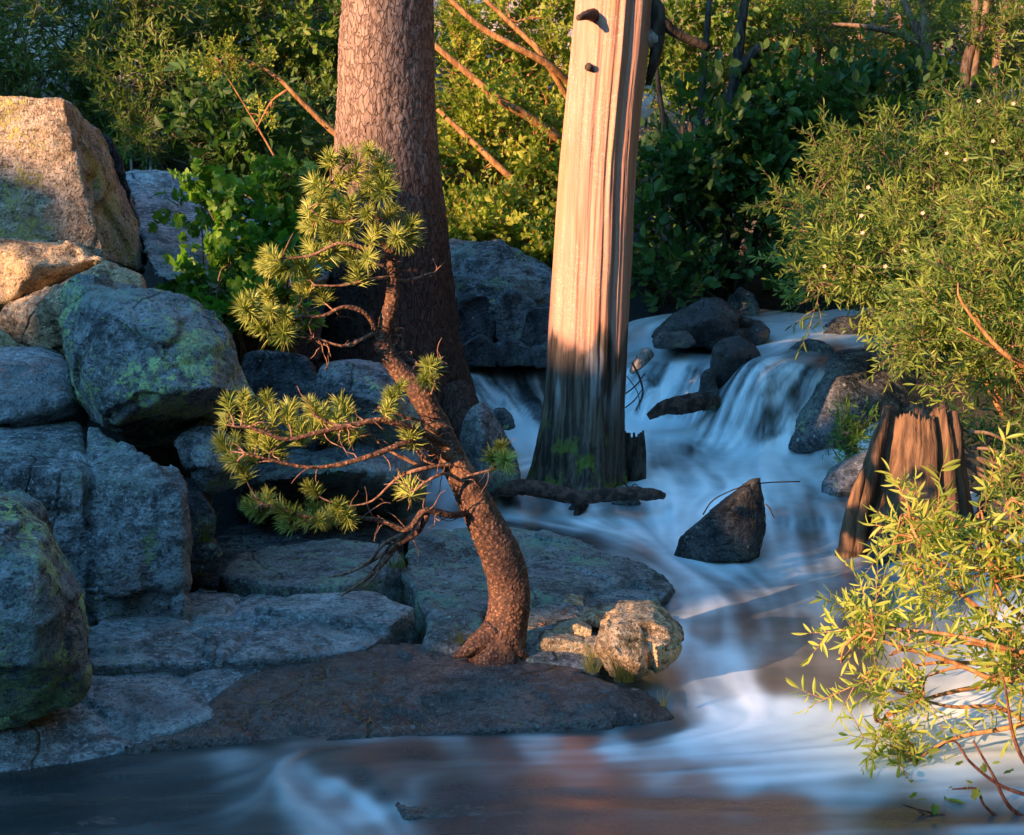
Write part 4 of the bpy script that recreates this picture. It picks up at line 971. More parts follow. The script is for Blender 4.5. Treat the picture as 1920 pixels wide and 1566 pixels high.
tr = [(930,1262,4.86),(932,1222,4.87),(946,1180,4.88),(954,1140,4.89),(954,1098,4.9),(942,1050,4.9),(922,1005,4.9),(897,955,4.9),(872,905,4.9),(848,860,4.9),(826,812,4.9),(803,765,4.9),(780,728,4.9),(752,698,4.9),(728,668,4.9),(718,640,4.9),(724,605,4.9),(735,560,4.9),(737,515,4.9),(732,480,4.92),(718,445,4.93),(705,405,4.93),(695,365,4.93),(688,325,4.93),(682,290,4.93)]
tw_ = [110,98,82,78,77,76,70,62,55,50,46,43,40,34,30,28,25,22,21,17,13,11,9,7,5]
vv, ff = tube([PP(*p) for p in tr], [w / 2 / FPX * 5.2 for w in tw_], 40, 14, 0)
vv = np.array(vv); ce = np.repeat(vv.reshape(-1, 40, 3).mean(1), 40, axis=0); rad_ = np.linalg.norm(vv - ce, axis=1)[:, None]
f1, f2 = worley(vv * 70); nd_ = (vv - ce) / rad_
lowb = np.clip(1 - (vv[:, 2] - pbase.z) / .12, 0, 1)
vv = vv + nd_ * (.0032 * sstep(f2 - f1, 0, .3) + .006 * fbm(vv, 14, 3) + .0015 * fbm(vv, 160, 2) + .018 * lowb * np.maximum(0, fbm(vv, 9, 2) + (nd_[:, 0] < -.2) * .8))[:, None]
m = NT('bark_twisted_pine'); v = m.coord(); ed = m.voro(v, 85); n = m.noise(v, 60, 4, .7); n0 = m.noise(v, 9, 4)
c = m.mix(m.ramp(n, .36, .64), (.07, .032, .02), (.27, .13, .075)); c = m.mix(m.ramp(ed, .22, .55, 0, .75), c, (.035, .018, .014))
c = m.mix(m.ramp(n0, .56, .68, 0, .5), c, (.40, .20, .10)); c = m.mix(m.ramp(m.noise(v, 130, 2), .62, .72, 0, .8), c, (.42, .28, .20))
mP = m.done(m.bsdf(c, .8, m.bump(m.math('SUBTRACT', n, m.math('MULTIPLY', ed, .7)), 1.0, .006), .35))
mk('trunk', vv, ff, mP, pine, loc=pbase)
for pts, rr in [([(925,1190,4.85),(895,1208,4.82),(872,1222,4.80),(850,1232,4.80)], [.05,.036,.020,.006]), ([(948,1185,4.87),(966,1216,4.84),(992,1236,4.84)], [.045,.030,.006])]:
    vv, ff = tube([PP(*p) for p in pts], rr, 14, 6, .1); mk('root', vv, ff, mP, pine, loc=pbase)
branches = [
 # (points, start radius px, end radius px)
 ([(717,645,4.9),(690,600,4.85),(650,572,4.82),(610,590,4.8),(560,600,4.8),(520,600,4.8)], 9, 3),
 ([(700,625,4.88),(650,640,4.85),(600,640,4.85),(560,632,4.82),(530,615,4.8)], 6, 2.5),
 ([(730,480,4.92),(700,470,4.85),(670,455,4.82),(630,450,4.8),(580,470,4.78),(520,485,4.76)], 8, 3),
 ([(738,520,4.9),(700,530,4.85),(640,540,4.82),(590,535,4.8)], 6, 2.5),
 ([(725,460,4.93),(745,450,4.9),(770,440,4.88)], 7, 3),
 ([(718,440,4.93),(690,415,4.88),(640,410,4.84),(600,400,4.82),(580,390,4.8)], 7, 3),
 ([(705,400,4.93),(670,380,4.9),(640,350,4.88),(620,345,4.86)], 6, 3),
 ([(697,370,4.93),(710,345,4.9),(722,345,4.9)], 5, 2.5),
 ([(735,525,4.9),(770,518,4.95),(800,520,4.97),(820,508,4.98),(835,490,5.0)], 5, 1.5),
 ([(805,520,4.97),(818,500,4.99),(812,485,5.0)], 3, 1.2),
 ([(760,705,4.9),(785,690,4.93),(765,665,4.95),(745,640,4.96),(735,600,4.97)], 9, 3),
 ([(800,745,4.9),(810,725,4.87),(815,705,4.85),(808,690,4.84)], 4, 2.2),
 ([(828,820,4.88),(800,790,4.8),(760,775,4.75),(725,768,4.73)], 7, 2.5),
 ([(838,835,4.88),(780,800,4.75),(720,792,4.68),(660,800,4.64),(600,812,4.62),(540,820,4.6),(480,810,4.6),(440,800,4.6)], 13, 3),
 ([(660,800,4.64),(620,790,4.62),(590,780,4.6)], 6, 3),
 ([(850,865,4.88),(800,840,4.78),(760,835,4.72),(700,850,4.68),(640,862,4.66),(580,868,4.64),(520,862,4.62),(460,850,4.6)], 12, 3),
 ([(840,880,4.88),(800,872,4.85),(772,850,4.83),(768,825,4.82)], 6, 2.5),
 ([(870,905,4.86),(840,890,4.78),(800,900,4.75),(780,925,4.74),(765,918,4.74)], 6, 2.5),
 ([(868,895,4.88),(890,888,4.84),(920,880,4.82),(932,858,4.82)], 5, 2.5),
 ([(880,960,4.88),(845,960,4.8),(800,965,4.75),(770,985,4.74),(720,985,4.72),(680,978,4.7),(640,970,4.68),(580,965,4.66),(520,955,4.65),(490,945,4.65)], 12, 2.5),
 ([(800,965,4.75),(780,990,4.8),(755,1010,4.88),(735,1030,5.0),(700,1070,5.15)], 10, 3),
 ([(850,870,4.86),(790,885,4.8),(740,905,4.78),(700,935,4.76),(650,950,4.75)], 8, 1.5),
 ([(800,880,4.82),(750,860,4.8),(720,830,4.8),(700,815,4.78)], 6, 2),
]
spine = []
for pts, a, b in branches:
    n = len(pts); rr = [(a + (b - a) * i / (n - 1)) / FPX * 5.15 * .62 for i in range(n)]
    jp = [PP(p[0] + (hsh(7) if 0 < i < n - 1 else 0), p[1] + (hsh(10) if 0 < i < n - 1 else 0), p[2]) for i, p in enumerate(pts)]
    vv, ff = tube(jp, rr, 8, 7, .18); mk('branch', vv, ff, BM['twig'] if a < 9 else mP, pine, loc=pbase)
    spine += [Vector(q) for q in catmull([tuple(q) for q in jp], 6)]
spine += [PP(*p) for p in tr[16:]]
T = [(690,280),(650,288),(712,308),(668,318),(640,340),(692,345),(722,352),(604,362),(580,388),(622,388),(658,378),(690,400),(575,425),(612,432),(650,425),(742,440),(772,420),(766,452),(610,472),(580,462),(650,478),(692,482),(570,497),(672,508),(508,478),(498,498),(532,505),(578,532),(602,548),(560,540),(720,325),(620,295),(735,395),(600,405),(640,460),(705,435),(680,365),(590,345),
     (472,560),(500,548),(470,596),(492,612),(536,590),(532,624),(508,582),(458,578),
     (430,752),(422,784),(458,742),(482,782),(512,776),(542,768),(510,822),(442,822),(432,862),(470,852),(522,842),(582,758),(604,774),(632,780),(586,802),(562,806),(482,812),(614,812),(654,802),(415,830),(452,880),(548,800),(500,745),(640,760),
     (806,688),(796,712),(752,724),(730,762),(768,815),(940,838),(924,856),(948,862),(763,912),(735,745),
     (480,942),(502,930),(526,955),(488,965),(558,968),(590,958),(616,965),(650,966),(532,982),(580,915),(465,950),(600,975),(635,950),(575,790),(465,770)]
for (x, y) in T:
    p = PP(x, y, 4.72 + (.14 if y < 560 else 0) + hsh(.09))
    q = min(spine, key=lambda s: (s - p).length + (0.03 if s.z > p.z else 0))
    d = (p - q); 
    ax = (d.normalized() + Vector((hsh(.35), -.35 + hsh(.3), .55 + hsh(.25)))).normalized()
    if d.length > .03:
        mid = q.lerp(p, .5) + Vector((0, 0, -.012))
        vv, ff = tube([q, mid, p - ax * .035, p], [.003, .0028, .0028, .0022], 5, 3, .1); mk('twig', vv, ff, BM['twig'], pine, loc=pbase)
    M = Matrix.Translation(p - pbase) @ ax.to_track_quat('Z', 'Y').to_matrix().to_4x4() @ Matrix.Rotation(rnd.random() * 6, 4, 'Z') @ Matrix.Scale(rnd.uniform(.85, 1.3), 4)
    inst('needle_tuft', rnd.choice(tufts), pine, M)
low_sp = [s for s in spine if s.z < PP(0, 560, 4.8).z]
for i in range(170):     # bare dead twigs
    s = rnd.choice(low_sp if i > 15 else spine); d = Vector((hsh(1), hsh(.6), hsh(1) - .1)).normalized(); L = rnd.uniform(.03, .12)
    pts = [s]; 
    for k in range(4): d = (d + Vector((hsh(.7), hsh(.5), hsh(.7)))).normalized(); pts.append(pts[-1] + d * L / 4)
    vv, ff = tube(pts, [.0024, .002, .0018, .0014, .0008], 5, 3); mk('bare_twig', vv, ff, BM['twig'], pine, loc=pbase)

# ------------------------------------------------------------------ leaves and leafy sprays
def leaf_shape(kind, L):
    if kind == 'narrow':
        w = L * .10; n = 5; V = []; F = []
        for i in range(n + 1):
            t = i / n; ww = w * math.sin(math.pi * min(1, t * .96 + .04)) ** .8 if i < n else 0
            z = -.12 * L * t * t
            V += [(t * L, -ww, z + ww * .5), (t * L, 0, z), (t * L, ww, z + ww * .5)] if i < n else [(L, 0, z)]
        for i in range(n - 1):
            b = i * 3; F += [(b, b + 1, b + 4, b + 3), (b + 1, b + 2, b + 5, b + 4)]
        b = (n - 1) * 3; e = n * 3; F += [(b, b + 1, e), (b + 1, b + 2, e)]
        return V, F
    if kind == 'oval':
        ps = [(0, 0), (.18, .20), (.42, .30), (.68, .26), (.88, .12), (1, 0)]
        V = []; F = []
        for i, (t, w) in enumerate(ps):
            z = -.10 * L * t * t
            V += [(t * L, -w * L, z + w * .35 * L), (t * L, 0, z), (t * L, w * L, z + w * .35 * L)] if w > 0 else [(t * L, 0, z)]
        F += [(0, 2, 1), (0, 3, 2)]
        for k in range(3):
            b = 1 + 3 * k; F += [(b, b + 1, b + 4, b + 3), (b + 1, b + 2, b + 5, b + 4)]
        F += [(10, 11, 13), (11, 12, 13)]
        return V, F
    # lobed (maple / currant)
    lob = [(0, .0), (-.05, .28), (.12, .50), (.30, .36), (.42, .62), (.62, .50), (.62, .24), (.80, .22), (1.0, 0)]
    out = [(x * L, y * L) for x, y in lob] + [(x * L, -y * L) for x, y in lob[-2:0:-1]]
    V = [(.35 * L, 0, .03 * L)] + [(x, y, -.10 * L * (x * x + y * y) / (L * L) + hsh(.03) * L) for x, y in out]
    n = len(out); F = [(0, 1 + i, 1 + (i + 1) % n) for i in range(n)]
    return V, F
def frame(o, x, roll):
    x = x.normalized(); up = Vector((0, 0, 1))
    if abs(x.dot(up)) > .97: up = Vector((0, 1, 0))
    y = up.cross(x).normalized(); z = x.cross(y)
    M = Matrix((x, y, z)).transposed().to_4x4(); M.translation = o
    return M @ Matrix.Rotation(roll, 4, 'X')
def spray_layout(L, nside, per, spacing, lscale):
    """twigs and leaf frames of one leafy branch along +X"""
    twigs, leaves = [], []
    def shoot(o, d, l, nl, r0):
        pts = [o]; n = 5; dd = d.copy()
        for k in range(n):
            dd = (dd + Vector((hsh(.15), hsh(.15), hsh(.12) + .04))).normalized(); pts.append(pts[-1] + dd * l / n)
        twigs.append((pts, [r0 * (1 - .7 * k / n) for k in range(n + 1)]))
        for i in range(nl):
            t = .15 + .85 * (i + rnd.random() * .6) / nl; t = min(t, .999); k = int(t * n); q = pts[k].lerp(pts[k + 1], t * n - k)
            ax = (pts[k + 1] - pts[k]).normalized()
            side = ax.cross(Vector((hsh(1), hsh(1), hsh(1)))).normalized()
            dl = (ax * rnd.uniform(.35, .9) + side * .9 + Vector((0, 0, .12))).normalized()
            leaves.append(frame(q, dl, hsh(.9)) @ Matrix.Scale(lscale * rnd.uniform(.4, 1.25), 4))
        leaves.append(frame(pts[-1], dd, hsh(.9)) @ Matrix.Scale(lscale, 4))
        return pts
    main = shoot(Vector(), Vector((1, 0, 0)), L, per, .0028 * L / .3)
    for i in range(nside):
        t = .15 + .8 * i / nside; k = min(int(t * 5), 4); q = main[k].lerp(main[k + 1], t * 5 - k)
        a = rnd.random() * 6.283; d = Vector((.75, math.cos(a), math.sin(a) * .8))
        shoot(q, d.normalized(), L * rnd.uniform(.3, .5), int(per * .6), .0016 * L / .3)
    return twigs, leaves
def build_spray(name, lay, lshape, lmat, tmat, seg=4):
    tw, lv = lay; V, F, MI = [], [], []
    for pts, rr in tw:
        a, f = tube(pts, rr, seg, 1, cap=False); b = len(V); V += [tuple(q) for q in a]; F += [tuple(i + b for i in ff) for ff in f]; MI += [1] * len(f)
    LV, LF = lshape
    for M in lv:
        b = len(V); V += [tuple(M @ Vector(q)) for q in LV]; F += [tuple(i + b for i in ff) for ff in LF]; MI += [0] * len(LF)
    me = bpy.data.meshes.new(name); me.from_pydata(V, [], F); me.update(); me.materials.append(lmat); me.materials.append(tmat)
    me.polygons.foreach_set('material_index', MI); return me
def kindset(lshape, lmat, tmat, L, nside, per, ls, n=4):
    lays = [spray_layout(L, nside, per, 0, ls) for _ in range(n)]
    meshes = [build_spray('leafy_branch', l, lshape, LM[lmat], BM[tmat]) for l in lays]
    twm = []
    for l in lays:
        mb = MB()
        for pts, rr in l[0]: mb.add(tube(pts, rr, 5, 1))
        me = bpy.data.meshes.new('leaf_twig'); me.from_pydata([tuple(q) for q in mb.V], [], mb.F); me.update(); me.materials.append(BM[tmat]); twm.append(me)
    lf = bpy.data.meshes.new('leaf'); lf.from_pydata(lshape[0], [], lshape[1]); lf.update(); lf.materials.append(LM[lmat])
    for p in lf.polygons: p.use_smooth = True
    return dict(lays=lays, meshes=meshes, twm=twm, leaf=lf, tmat=tmat, L=L)
NAR = leaf_shape('narrow', 1.0); OV = leaf_shape('oval', 1.0); LOB = leaf_shape('lobed', 1.0)
K = {
 'willow_near': kindset(NAR, 'willowlit', 'orange', .26, 4, 15, .050, 5),
 'willow': kindset(NAR, 'willow', 'stem', .36, 7, 18, .055, 5),
 'willow_pale': kindset(NAR, 'willowmid', 'stem', .36, 7, 18, .052, 5),
 'willow_far': kindset(NAR, 'deep', 'stem', .55, 9, 20, .075, 5),
 'alder': kindset(OV, 'alder', 'orange', .45, 8, 15, .048, 5),
 'alder_far': kindset(OV, 'willow', 'stem', .55, 9, 16, .06, 4),
 'broad': kindset(OV, 'dark', 'dark', .45, 6, 9, .088, 4),
 'maple': kindset(LOB, 'maple', 'stem', .28, 4, 8, .062, 4),
 'currant': kindset(LOB, 'willowlit', 'red', .12, 1, 4, .035, 3),
 'shoot': kindset(NAR, 'maple', 'stem', .18, 3, 12, .035, 3),
}
def shrub(name, label, cat, root, lobes, kind, n, group=None, nstem=5, stem_r=.02, smat=None, indiv=0, up=.35, scale=1.0, extra=(), shell=.55, hang=0):
    """lobes: (px, py, Y, half width px, half height px, half depth m); leafy branches sit on limbs that grow from the root"""
    k = K[kind]; base = Vector(root); t = thing(name, label, cat, base, group)
    smat = BM[smat or k['tmat']]
    LB = []
    for (x, y, Y, a, b, c) in lobes: LB.append((P(x, y, Y), a / FPX * Y, c, b / FPX * Y))
    vol = [l[1] * l[3] for l in LB]
    ends = []
    for i in range(nstem):
        c, a, b, h = LB[i % len(LB)]
        e = c + Vector((hsh(.5) * a, hsh(.5) * b, hsh(.4) * h + .3 * h))
        r0 = base + Vector((hsh(.12), hsh(.12), 0)); mid = r0.lerp(e, .5) + Vector((hsh(.1), hsh(.1), .15 * (e - r0).length * .5))
        q1 = r0.lerp(mid, .5) + Vector((hsh(.04), hsh(.04), .03)); q2 = mid.lerp(e, .5) + Vector((hsh(.05), hsh(.05), .03))
        pts = [r0, q1, mid, q2, e]; rr = [stem_r, stem_r * .85, stem_r * .65, stem_r * .45, stem_r * .2]
        vv, ff = tube(pts, rr, 7, 4, .12); mk('stem', vv, ff, smat, t, loc=base)
        ends += [Vector(p) for p in catmull([tuple(p) for p in pts], 6)][8:]
    for pts, rr in extra:
        w = [P(*p) for p in pts]; vv, ff = tube(w, rr, 9, 6, .12); mk('stem', vv, ff, smat, t, loc=base)
        ends += [Vector(p) for p in catmull([tuple(p) for p in w], 6)]
    cnt = 0; items = []
    for i in range(n):
        r = rnd.random() * sum(vol); j = 0
        while r > vol[j]: r -= vol[j]; j += 1
        c, a, b, h = LB[j]
        while True:
            q = Vector((hsh(1), hsh(1), hsh(1)))
            if shell < q.length < 1: break
            if q.length < 1 and rnd.random() < .35: break
        p = c + Vector((q.x * a, q.y * b, q.z * h))
        s = min(ends, key=lambda e: (e - p).length)
        d = (Vector((q.x * a, q.y * b, q.z * h)).normalized() * .8 + (p - s).normalized() * .5 + Vector((hsh(.5), hsh(.5), up + hsh(.4) - hang)))
        items.append((p, s, d.normalized(), rnd.randrange(len(k['lays'])), rnd.uniform(.75, 1.2) * scale))
    items.sort(key=lambda it: it[0].y)
    for (p, s, d, v_, sc_) in items:
        o = p - d * k['L'] * .45 * sc_
        M = frame(o - base, d, hsh(3)) @ Matrix.Scale(sc_, 4)
        if cnt + len(k['lays'][v_][1]) <= indiv:
            inst('twig', k['twm'][v_], t, M)
            for lm in k['lays'][v_][1]: inst('leaf', k['leaf'], t, M @ lm); cnt += 1
        else:
            tag(inst('leafy_branch', k['meshes'][v_], t, M), kind='stuff')
    mb = MB()   # fine limbs that carry the sprays
    for (p, s, d, v_, sc_) in items:
        o = p - d * k['L'] * .45 * sc_
        if (o - s).length < .9: mb.add(tube([s, s.lerp(o, .55) + Vector((hsh(.03), hsh(.03), .02)), o], [.0055, .004, .0025], 4, 2, cap=False))
    if mb.V: tag(mk('limbs', mb.V, mb.F, smat, t, loc=base), kind='stuff')
    return t
def G(px, py, Y):    # a root point on the ground under that pixel column
    p = P(px, py, Y); z = terrain_z(np.array([[p.x, Y]]))[0]; return (p.x, Y, float(z) - .03)
gb = 'dark willows at the back left'
# back left, shaded
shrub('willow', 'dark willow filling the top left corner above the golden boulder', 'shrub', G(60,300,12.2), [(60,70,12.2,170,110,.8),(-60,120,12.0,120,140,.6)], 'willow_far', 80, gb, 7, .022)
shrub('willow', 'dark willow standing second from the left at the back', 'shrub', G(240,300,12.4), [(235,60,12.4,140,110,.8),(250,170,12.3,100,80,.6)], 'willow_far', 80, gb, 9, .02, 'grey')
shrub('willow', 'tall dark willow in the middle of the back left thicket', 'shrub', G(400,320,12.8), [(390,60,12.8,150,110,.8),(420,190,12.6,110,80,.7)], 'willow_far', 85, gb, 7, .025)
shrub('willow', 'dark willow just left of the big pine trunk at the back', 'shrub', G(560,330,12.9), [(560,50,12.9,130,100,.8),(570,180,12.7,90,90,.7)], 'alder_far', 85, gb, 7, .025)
shrub('willow', 'low olive willow over the pale sheet of rock', 'shrub', G(300,320,11.4), [(250,150,11.4,90,60,.5),(300,265,11.3,80,45,.5)], 'willow', 55, gb, 5, .015, 'grey')
shrub('willow', 'low bright green shrub between the pale rock sheet and the sapling', 'shrub', G(460,330,11.0), [(440,230,11,110,65,.5),(400,300,10.9,70,35,.4)], 'broad', 36, gb, 5, .02)
shrub('willow', 'far dark willow row seen above the top left thicket', 'shrub', G(300,200,15.5), [(0,20,15.5,250,150,1),(350,20,15.5,260,150,1),(620,60,15.5,160,170,1)], 'willow_far', 150, gb, 9, .03, scale=1.3)
shrub('willow', 'far thicket seen above the back right trees', 'shrub', G(1600,200,15), [(1350,20,15.5,180,90,1),(1600,10,15.5,180,100,1),(1850,30,15.5,200,130,1)], 'willow_far', 110, None, 9, .03, scale=1.2)
shrub('alder', 'warm yellow-green alder thicket closing the back right corner', 'shrub', G(1700,200,13.2), [(1480,60,13.2,110,60,.5),(1640,50,13.3,110,60,.5),(1790,60,13.0,90,60,.5),(1900,70,12.8,80,70,.5),(1700,160,12.8,120,40,.4),(1250,120,13.2,60,70,.4)], 'alder', 190, None, 7, .018)
shrub('willow', 'small dark undergrowth bush at the foot of the back left thicket', 'shrub', G(520,330,12), [(500,280,12,90,45,.5),(600,300,12,60,60,.4),(220,280,12.2,80,50,.4)], 'willow_far', 50, gb, 4, .015)
shrub('sapling', 'yellow-leaved sapling arching left from behind the big trunk', 'sapling', G(640,290,9.9), [(420,120,9.8,40,26,.2),(475,105,9.8,40,22,.2),(520,150,9.8,35,20,.2),(500,210,9.8,35,30,.2),(465,190,9.8,20,16,.1)], 'alder', 22, None, 1, .012, 'orange', indiv=300,
      extra=[([(650,270,9.9),(600,225,9.85),(555,180,9.8),(525,150,9.8),(480,120,9.8),(440,108,9.8)], [.022,.018,.015,.012,.008,.004]), ([(540,168,9.8),(510,190,9.8),(490,225,9.8),(480,245,9.8)], [.01,.008,.006,.004])], scale=.42)
# middle, between the trunks: sunlit
gm = 'sunlit alders between the two trunks'
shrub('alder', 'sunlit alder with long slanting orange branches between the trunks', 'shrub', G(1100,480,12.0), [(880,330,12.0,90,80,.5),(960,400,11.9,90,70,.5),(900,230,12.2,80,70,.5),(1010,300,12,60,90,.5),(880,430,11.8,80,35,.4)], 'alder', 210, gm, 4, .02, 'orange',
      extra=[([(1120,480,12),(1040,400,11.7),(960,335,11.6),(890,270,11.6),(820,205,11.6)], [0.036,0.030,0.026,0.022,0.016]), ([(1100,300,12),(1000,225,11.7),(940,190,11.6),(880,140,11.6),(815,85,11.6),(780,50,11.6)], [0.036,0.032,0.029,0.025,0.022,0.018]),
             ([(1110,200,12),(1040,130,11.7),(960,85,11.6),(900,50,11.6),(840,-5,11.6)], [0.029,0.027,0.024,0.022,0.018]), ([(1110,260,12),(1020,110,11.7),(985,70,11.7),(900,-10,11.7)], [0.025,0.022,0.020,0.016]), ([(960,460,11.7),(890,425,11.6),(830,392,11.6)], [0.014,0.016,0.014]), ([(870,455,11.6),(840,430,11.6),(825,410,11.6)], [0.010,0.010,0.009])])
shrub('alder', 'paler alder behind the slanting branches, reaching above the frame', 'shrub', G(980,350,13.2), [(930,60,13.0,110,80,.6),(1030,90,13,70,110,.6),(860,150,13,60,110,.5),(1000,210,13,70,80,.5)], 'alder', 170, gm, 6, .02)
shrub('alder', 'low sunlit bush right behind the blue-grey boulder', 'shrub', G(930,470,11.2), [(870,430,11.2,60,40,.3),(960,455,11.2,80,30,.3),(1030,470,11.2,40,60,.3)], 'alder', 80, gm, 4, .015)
# dark shrub right of the dead trunk
shrub('shrub', 'deep green broad-leaved shrub with black stems right of the dead trunk', 'shrub', G(1370,560,11.4), [(1270,420,11.3,80,110,.4),(1370,330,11.4,90,110,.4),(1310,250,11.3,90,90,.4),(1400,450,11.2,80,100,.4),(1260,530,11.1,60,50,.3),(1440,240,11.5,70,70,.4)], 'broad', 120, None, 6, .025, 'dark', indiv=300,
      extra=[([(1375,560,11.5),(1360,420,11.5),(1355,300,11.5),(1375,180,11.5),(1385,90,11.5),(1400,-20,11.5)], [.07,.06,.055,.05,.04,.03]), ([(1340,560,11.5),(1310,400,11.5),(1315,200,11.5),(1330,0,11.5)], [.04,.035,.03,.02]), ([(1290,540,11.4),(1270,350,11.4),(1240,200,11.4),(1225,60,11.4)], [.03,.025,.02,.012]), ([(1375,150,11.5),(1420,95,11.4),(1440,90,11.4)], [.04,.04,.025]),([(1400,500,11.5),(1440,380,11.5),(1480,300,11.5)], [.03,.025,.015])])
shrub('shrub', 'airy green bush high up between the dead trunk and the leaning poles', 'shrub', G(1290,300,13), [(1270,60,12.6,70,80,.4),(1420,50,12.8,110,60,.5),(1340,140,12.6,70,50,.4)], 'alder_far', 42, None, 6, .018, 'dark')
# back right
gr_ = 'sunlit trees at the back right'
shrub('tree', 'two-stemmed tree with sunlit trunks at the top right, left one', 'tree', G(1770,230,11.8), [(1560,50,12.2,110,60,.6),(1680,40,12,90,60,.6),(1640,130,12.2,60,40,.5)], 'willow', 50, gr_, 2, .02,
      extra=[([(1770,230,11.8),(1755,170,11.8),(1740,100,11.8),(1735,0,11.8),(1735,-120,11.8)], [.055,.05,.045,.04,.03]), ([(1745,110,11.8),(1715,50,11.8),(1690,-10,11.8)], [.035,.03,.02]), ([(1738,90,11.8),(1690,65,11.8),(1620,50,11.7),(1560,45,11.7)], [.03,.025,.018,.01])], smat='stem')
shrub('tree', 'clump of slim sunlit trunks at the top right edge', 'tree', G(1810,180,11.6), [(1850,40,11.8,90,60,.6),(1910,90,11.8,60,60,.5),(1780,60,12.2,50,40,.4)], 'willow', 40, gr_, 2, .02,
      extra=[([(1805,190,11.6),(1812,120,11.6),(1830,50,11.6),(1828,-60,11.6)], [.045,.04,.035,.03]), ([(1822,170,11.6),(1835,80,11.6),(1850,10,11.6),(1860,-60,11.6)], [.035,.03,.03,.02]), ([(1862,150,11.6),(1880,60,11.6),(1895,-20,11.6)], [.035,.03,.025])], smat='stem')
shrub('tree', 'pale poles and leaves far behind the dark shrub', 'tree', G(1600,250,13.5), [(1480,60,13.4,110,70,.6),(1600,180,13.4,80,60,.5)], 'willow_pale', 60, gr_, 3, .02,
      extra=[([(x, 200, 13.2), (x + hsh(12), 110, 13.2), (x + hsh(25), -20, 13.2)], [.03, .028, .02]) for x in (1540, 1565, 1590, 1635, 1655)], smat='grey')
shrub('bush', 'dark bush below the two-stemmed tree', 'shrub', G(1600,330,11.5), [(1560,220,11.6,100,60,.5),(1690,200,11.6,90,50,.5),(1500,330,11.4,70,60,.4)], 'broad', 60, None, 4, .02)
# big willow on the right bank
gw = 'willow bushes on the right bank'
shrub('willow', 'willow in the middle of the right bank below the slim trunks', 'shrub', G(1720,450,10.0), [(1620,300,10.2,100,50,.5),(1720,290,10.2,100,40,.5),(1540,400,10.0,70,60,.4),(1640,400,10,110,70,.4)], 'willow', 150, gw, 7, .02)
shrub('willow', 'large willow at the right edge with pale rose-like blossoms', 'shrub', G(1900,500,9.0), [(1870,250,9.4,90,60,.5),(1900,340,9,110,110,.5),(1770,350,9.2,90,90,.4)], 'willow', 170, gw, 7, .02)
shrub('willow', 'bright willow leaning over the upper pool from the right', 'shrub', G(1960,700,9.4), [(1530,525,8.8,40,22,.25),(1610,490,8.8,80,50,.35),(1690,540,8.8,70,35,.3),(1730,440,8.8,90,60,.35),(1570,470,8.8,50,40,.3)], 'willow_pale', 140, gw, 6, .012, 'stem')
shrub('willow', 'willow with pink bare branches above the stump at the right edge', 'shrub', G(1960,720,7.6), [(1850,560,7.7,110,80,.4),(1740,630,7.9,60,40,.3),(1900,660,7.5,70,70,.35),(1830,680,7.7,50,35,.25),(1900,440,7.8,80,60,.3)], 'willow_pale', 170, gw, 6, .018, 'orange',
      extra=[([(1930,690,7.2),(1880,660,7.15),(1835,610,7.15),(1800,560,7.15),(1796,530,7.15)], [.014,.012,.009,.006,.003]), ([(1870,655,7.15),(1830,635,7.1),(1795,615,7.1)], [.006,.005,.003])])
shrub('willow', 'low dark willow tangle right of the stump', 'shrub', G(1900,860,7.0), [(1880,800,7.3,40,25,.25),(1930,860,7.0,30,50,.25),(1890,900,6.9,40,25,.2)], 'willow', 22, gw, 5, .015)
shrub('fern', 'feathery green sprig on the bank between the speckled boulder and the stump', 'plant', (P(1600,862,8.3).x, 8.3, P(1600,862,8.3).z), [(1580,815,8.3,26,34,.1),(1615,800,8.3,26,30,.1),(1600,840,8.3,36,20,.1)], 'shoot', 34, None, 5, .004)
# near willow
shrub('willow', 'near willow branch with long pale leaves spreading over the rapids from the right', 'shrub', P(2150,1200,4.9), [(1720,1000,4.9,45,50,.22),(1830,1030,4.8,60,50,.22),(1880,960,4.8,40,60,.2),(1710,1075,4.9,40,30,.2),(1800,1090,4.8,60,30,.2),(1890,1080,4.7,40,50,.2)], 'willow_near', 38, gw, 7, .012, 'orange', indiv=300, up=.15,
      extra=[([(1990,1240,4.8),(1900,1190,4.75),(1800,1110,4.75),(1720,1010,4.8),(1700,940,4.85)], [.012,.010,.007,.005,.003]), ([(1990,1210,4.8),(1880,1120,4.7),(1850,1000,4.7),(1840,960,4.7)], [.010,.007,.005,.003])])
shrub('willow', 'lower near willow branch drooping to the white foam at the right', 'shrub', P(2150,1300,4.5), [(1620,1185,4.6,40,30,.15),(1720,1210,4.5,60,30,.18),(1620,1290,4.55,40,20,.15),(1720,1280,4.5,60,25,.18),(1660,1375,4.5,40,20,.12),(1700,1455,4.45,55,22,.12),(1890,1250,4.5,30,60,.15)], 'willow_near', 40, gw, 6, .012, 'orange', indiv=300, up=0, hang=.1,
      extra=[([(1990,1330,4.5),(1900,1290,4.5),(1780,1240,4.5),(1680,1210,4.5),(1610,1190,4.55)], [.011,.009,.007,.005,.002]), ([(1990,1400,4.4),(1880,1330,4.45),(1780,1325,4.45),(1690,1300,4.5)], [.009,.007,.005,.003])])
shrub('willow', 'willow on the right bank just outside the picture, beside the side channel', 'shrub', (3.5,6.6,.2), [(2350,700,6.5,180,130,.4),(2300,850,6.4,120,60,.3),(2250,500,7.4,150,90,.4)], 'willow_pale', 90, gw, 6, .018)
shrub('willow', 'low willow on the right bank just outside the picture, nearest the viewer', 'shrub', (2.9,4.9,.05), [(2500,1150,4.9,130,110,.25),(2330,1120,4.9,60,60,.2)], 'willow_near', 50, gw, 6, .012, 'orange')
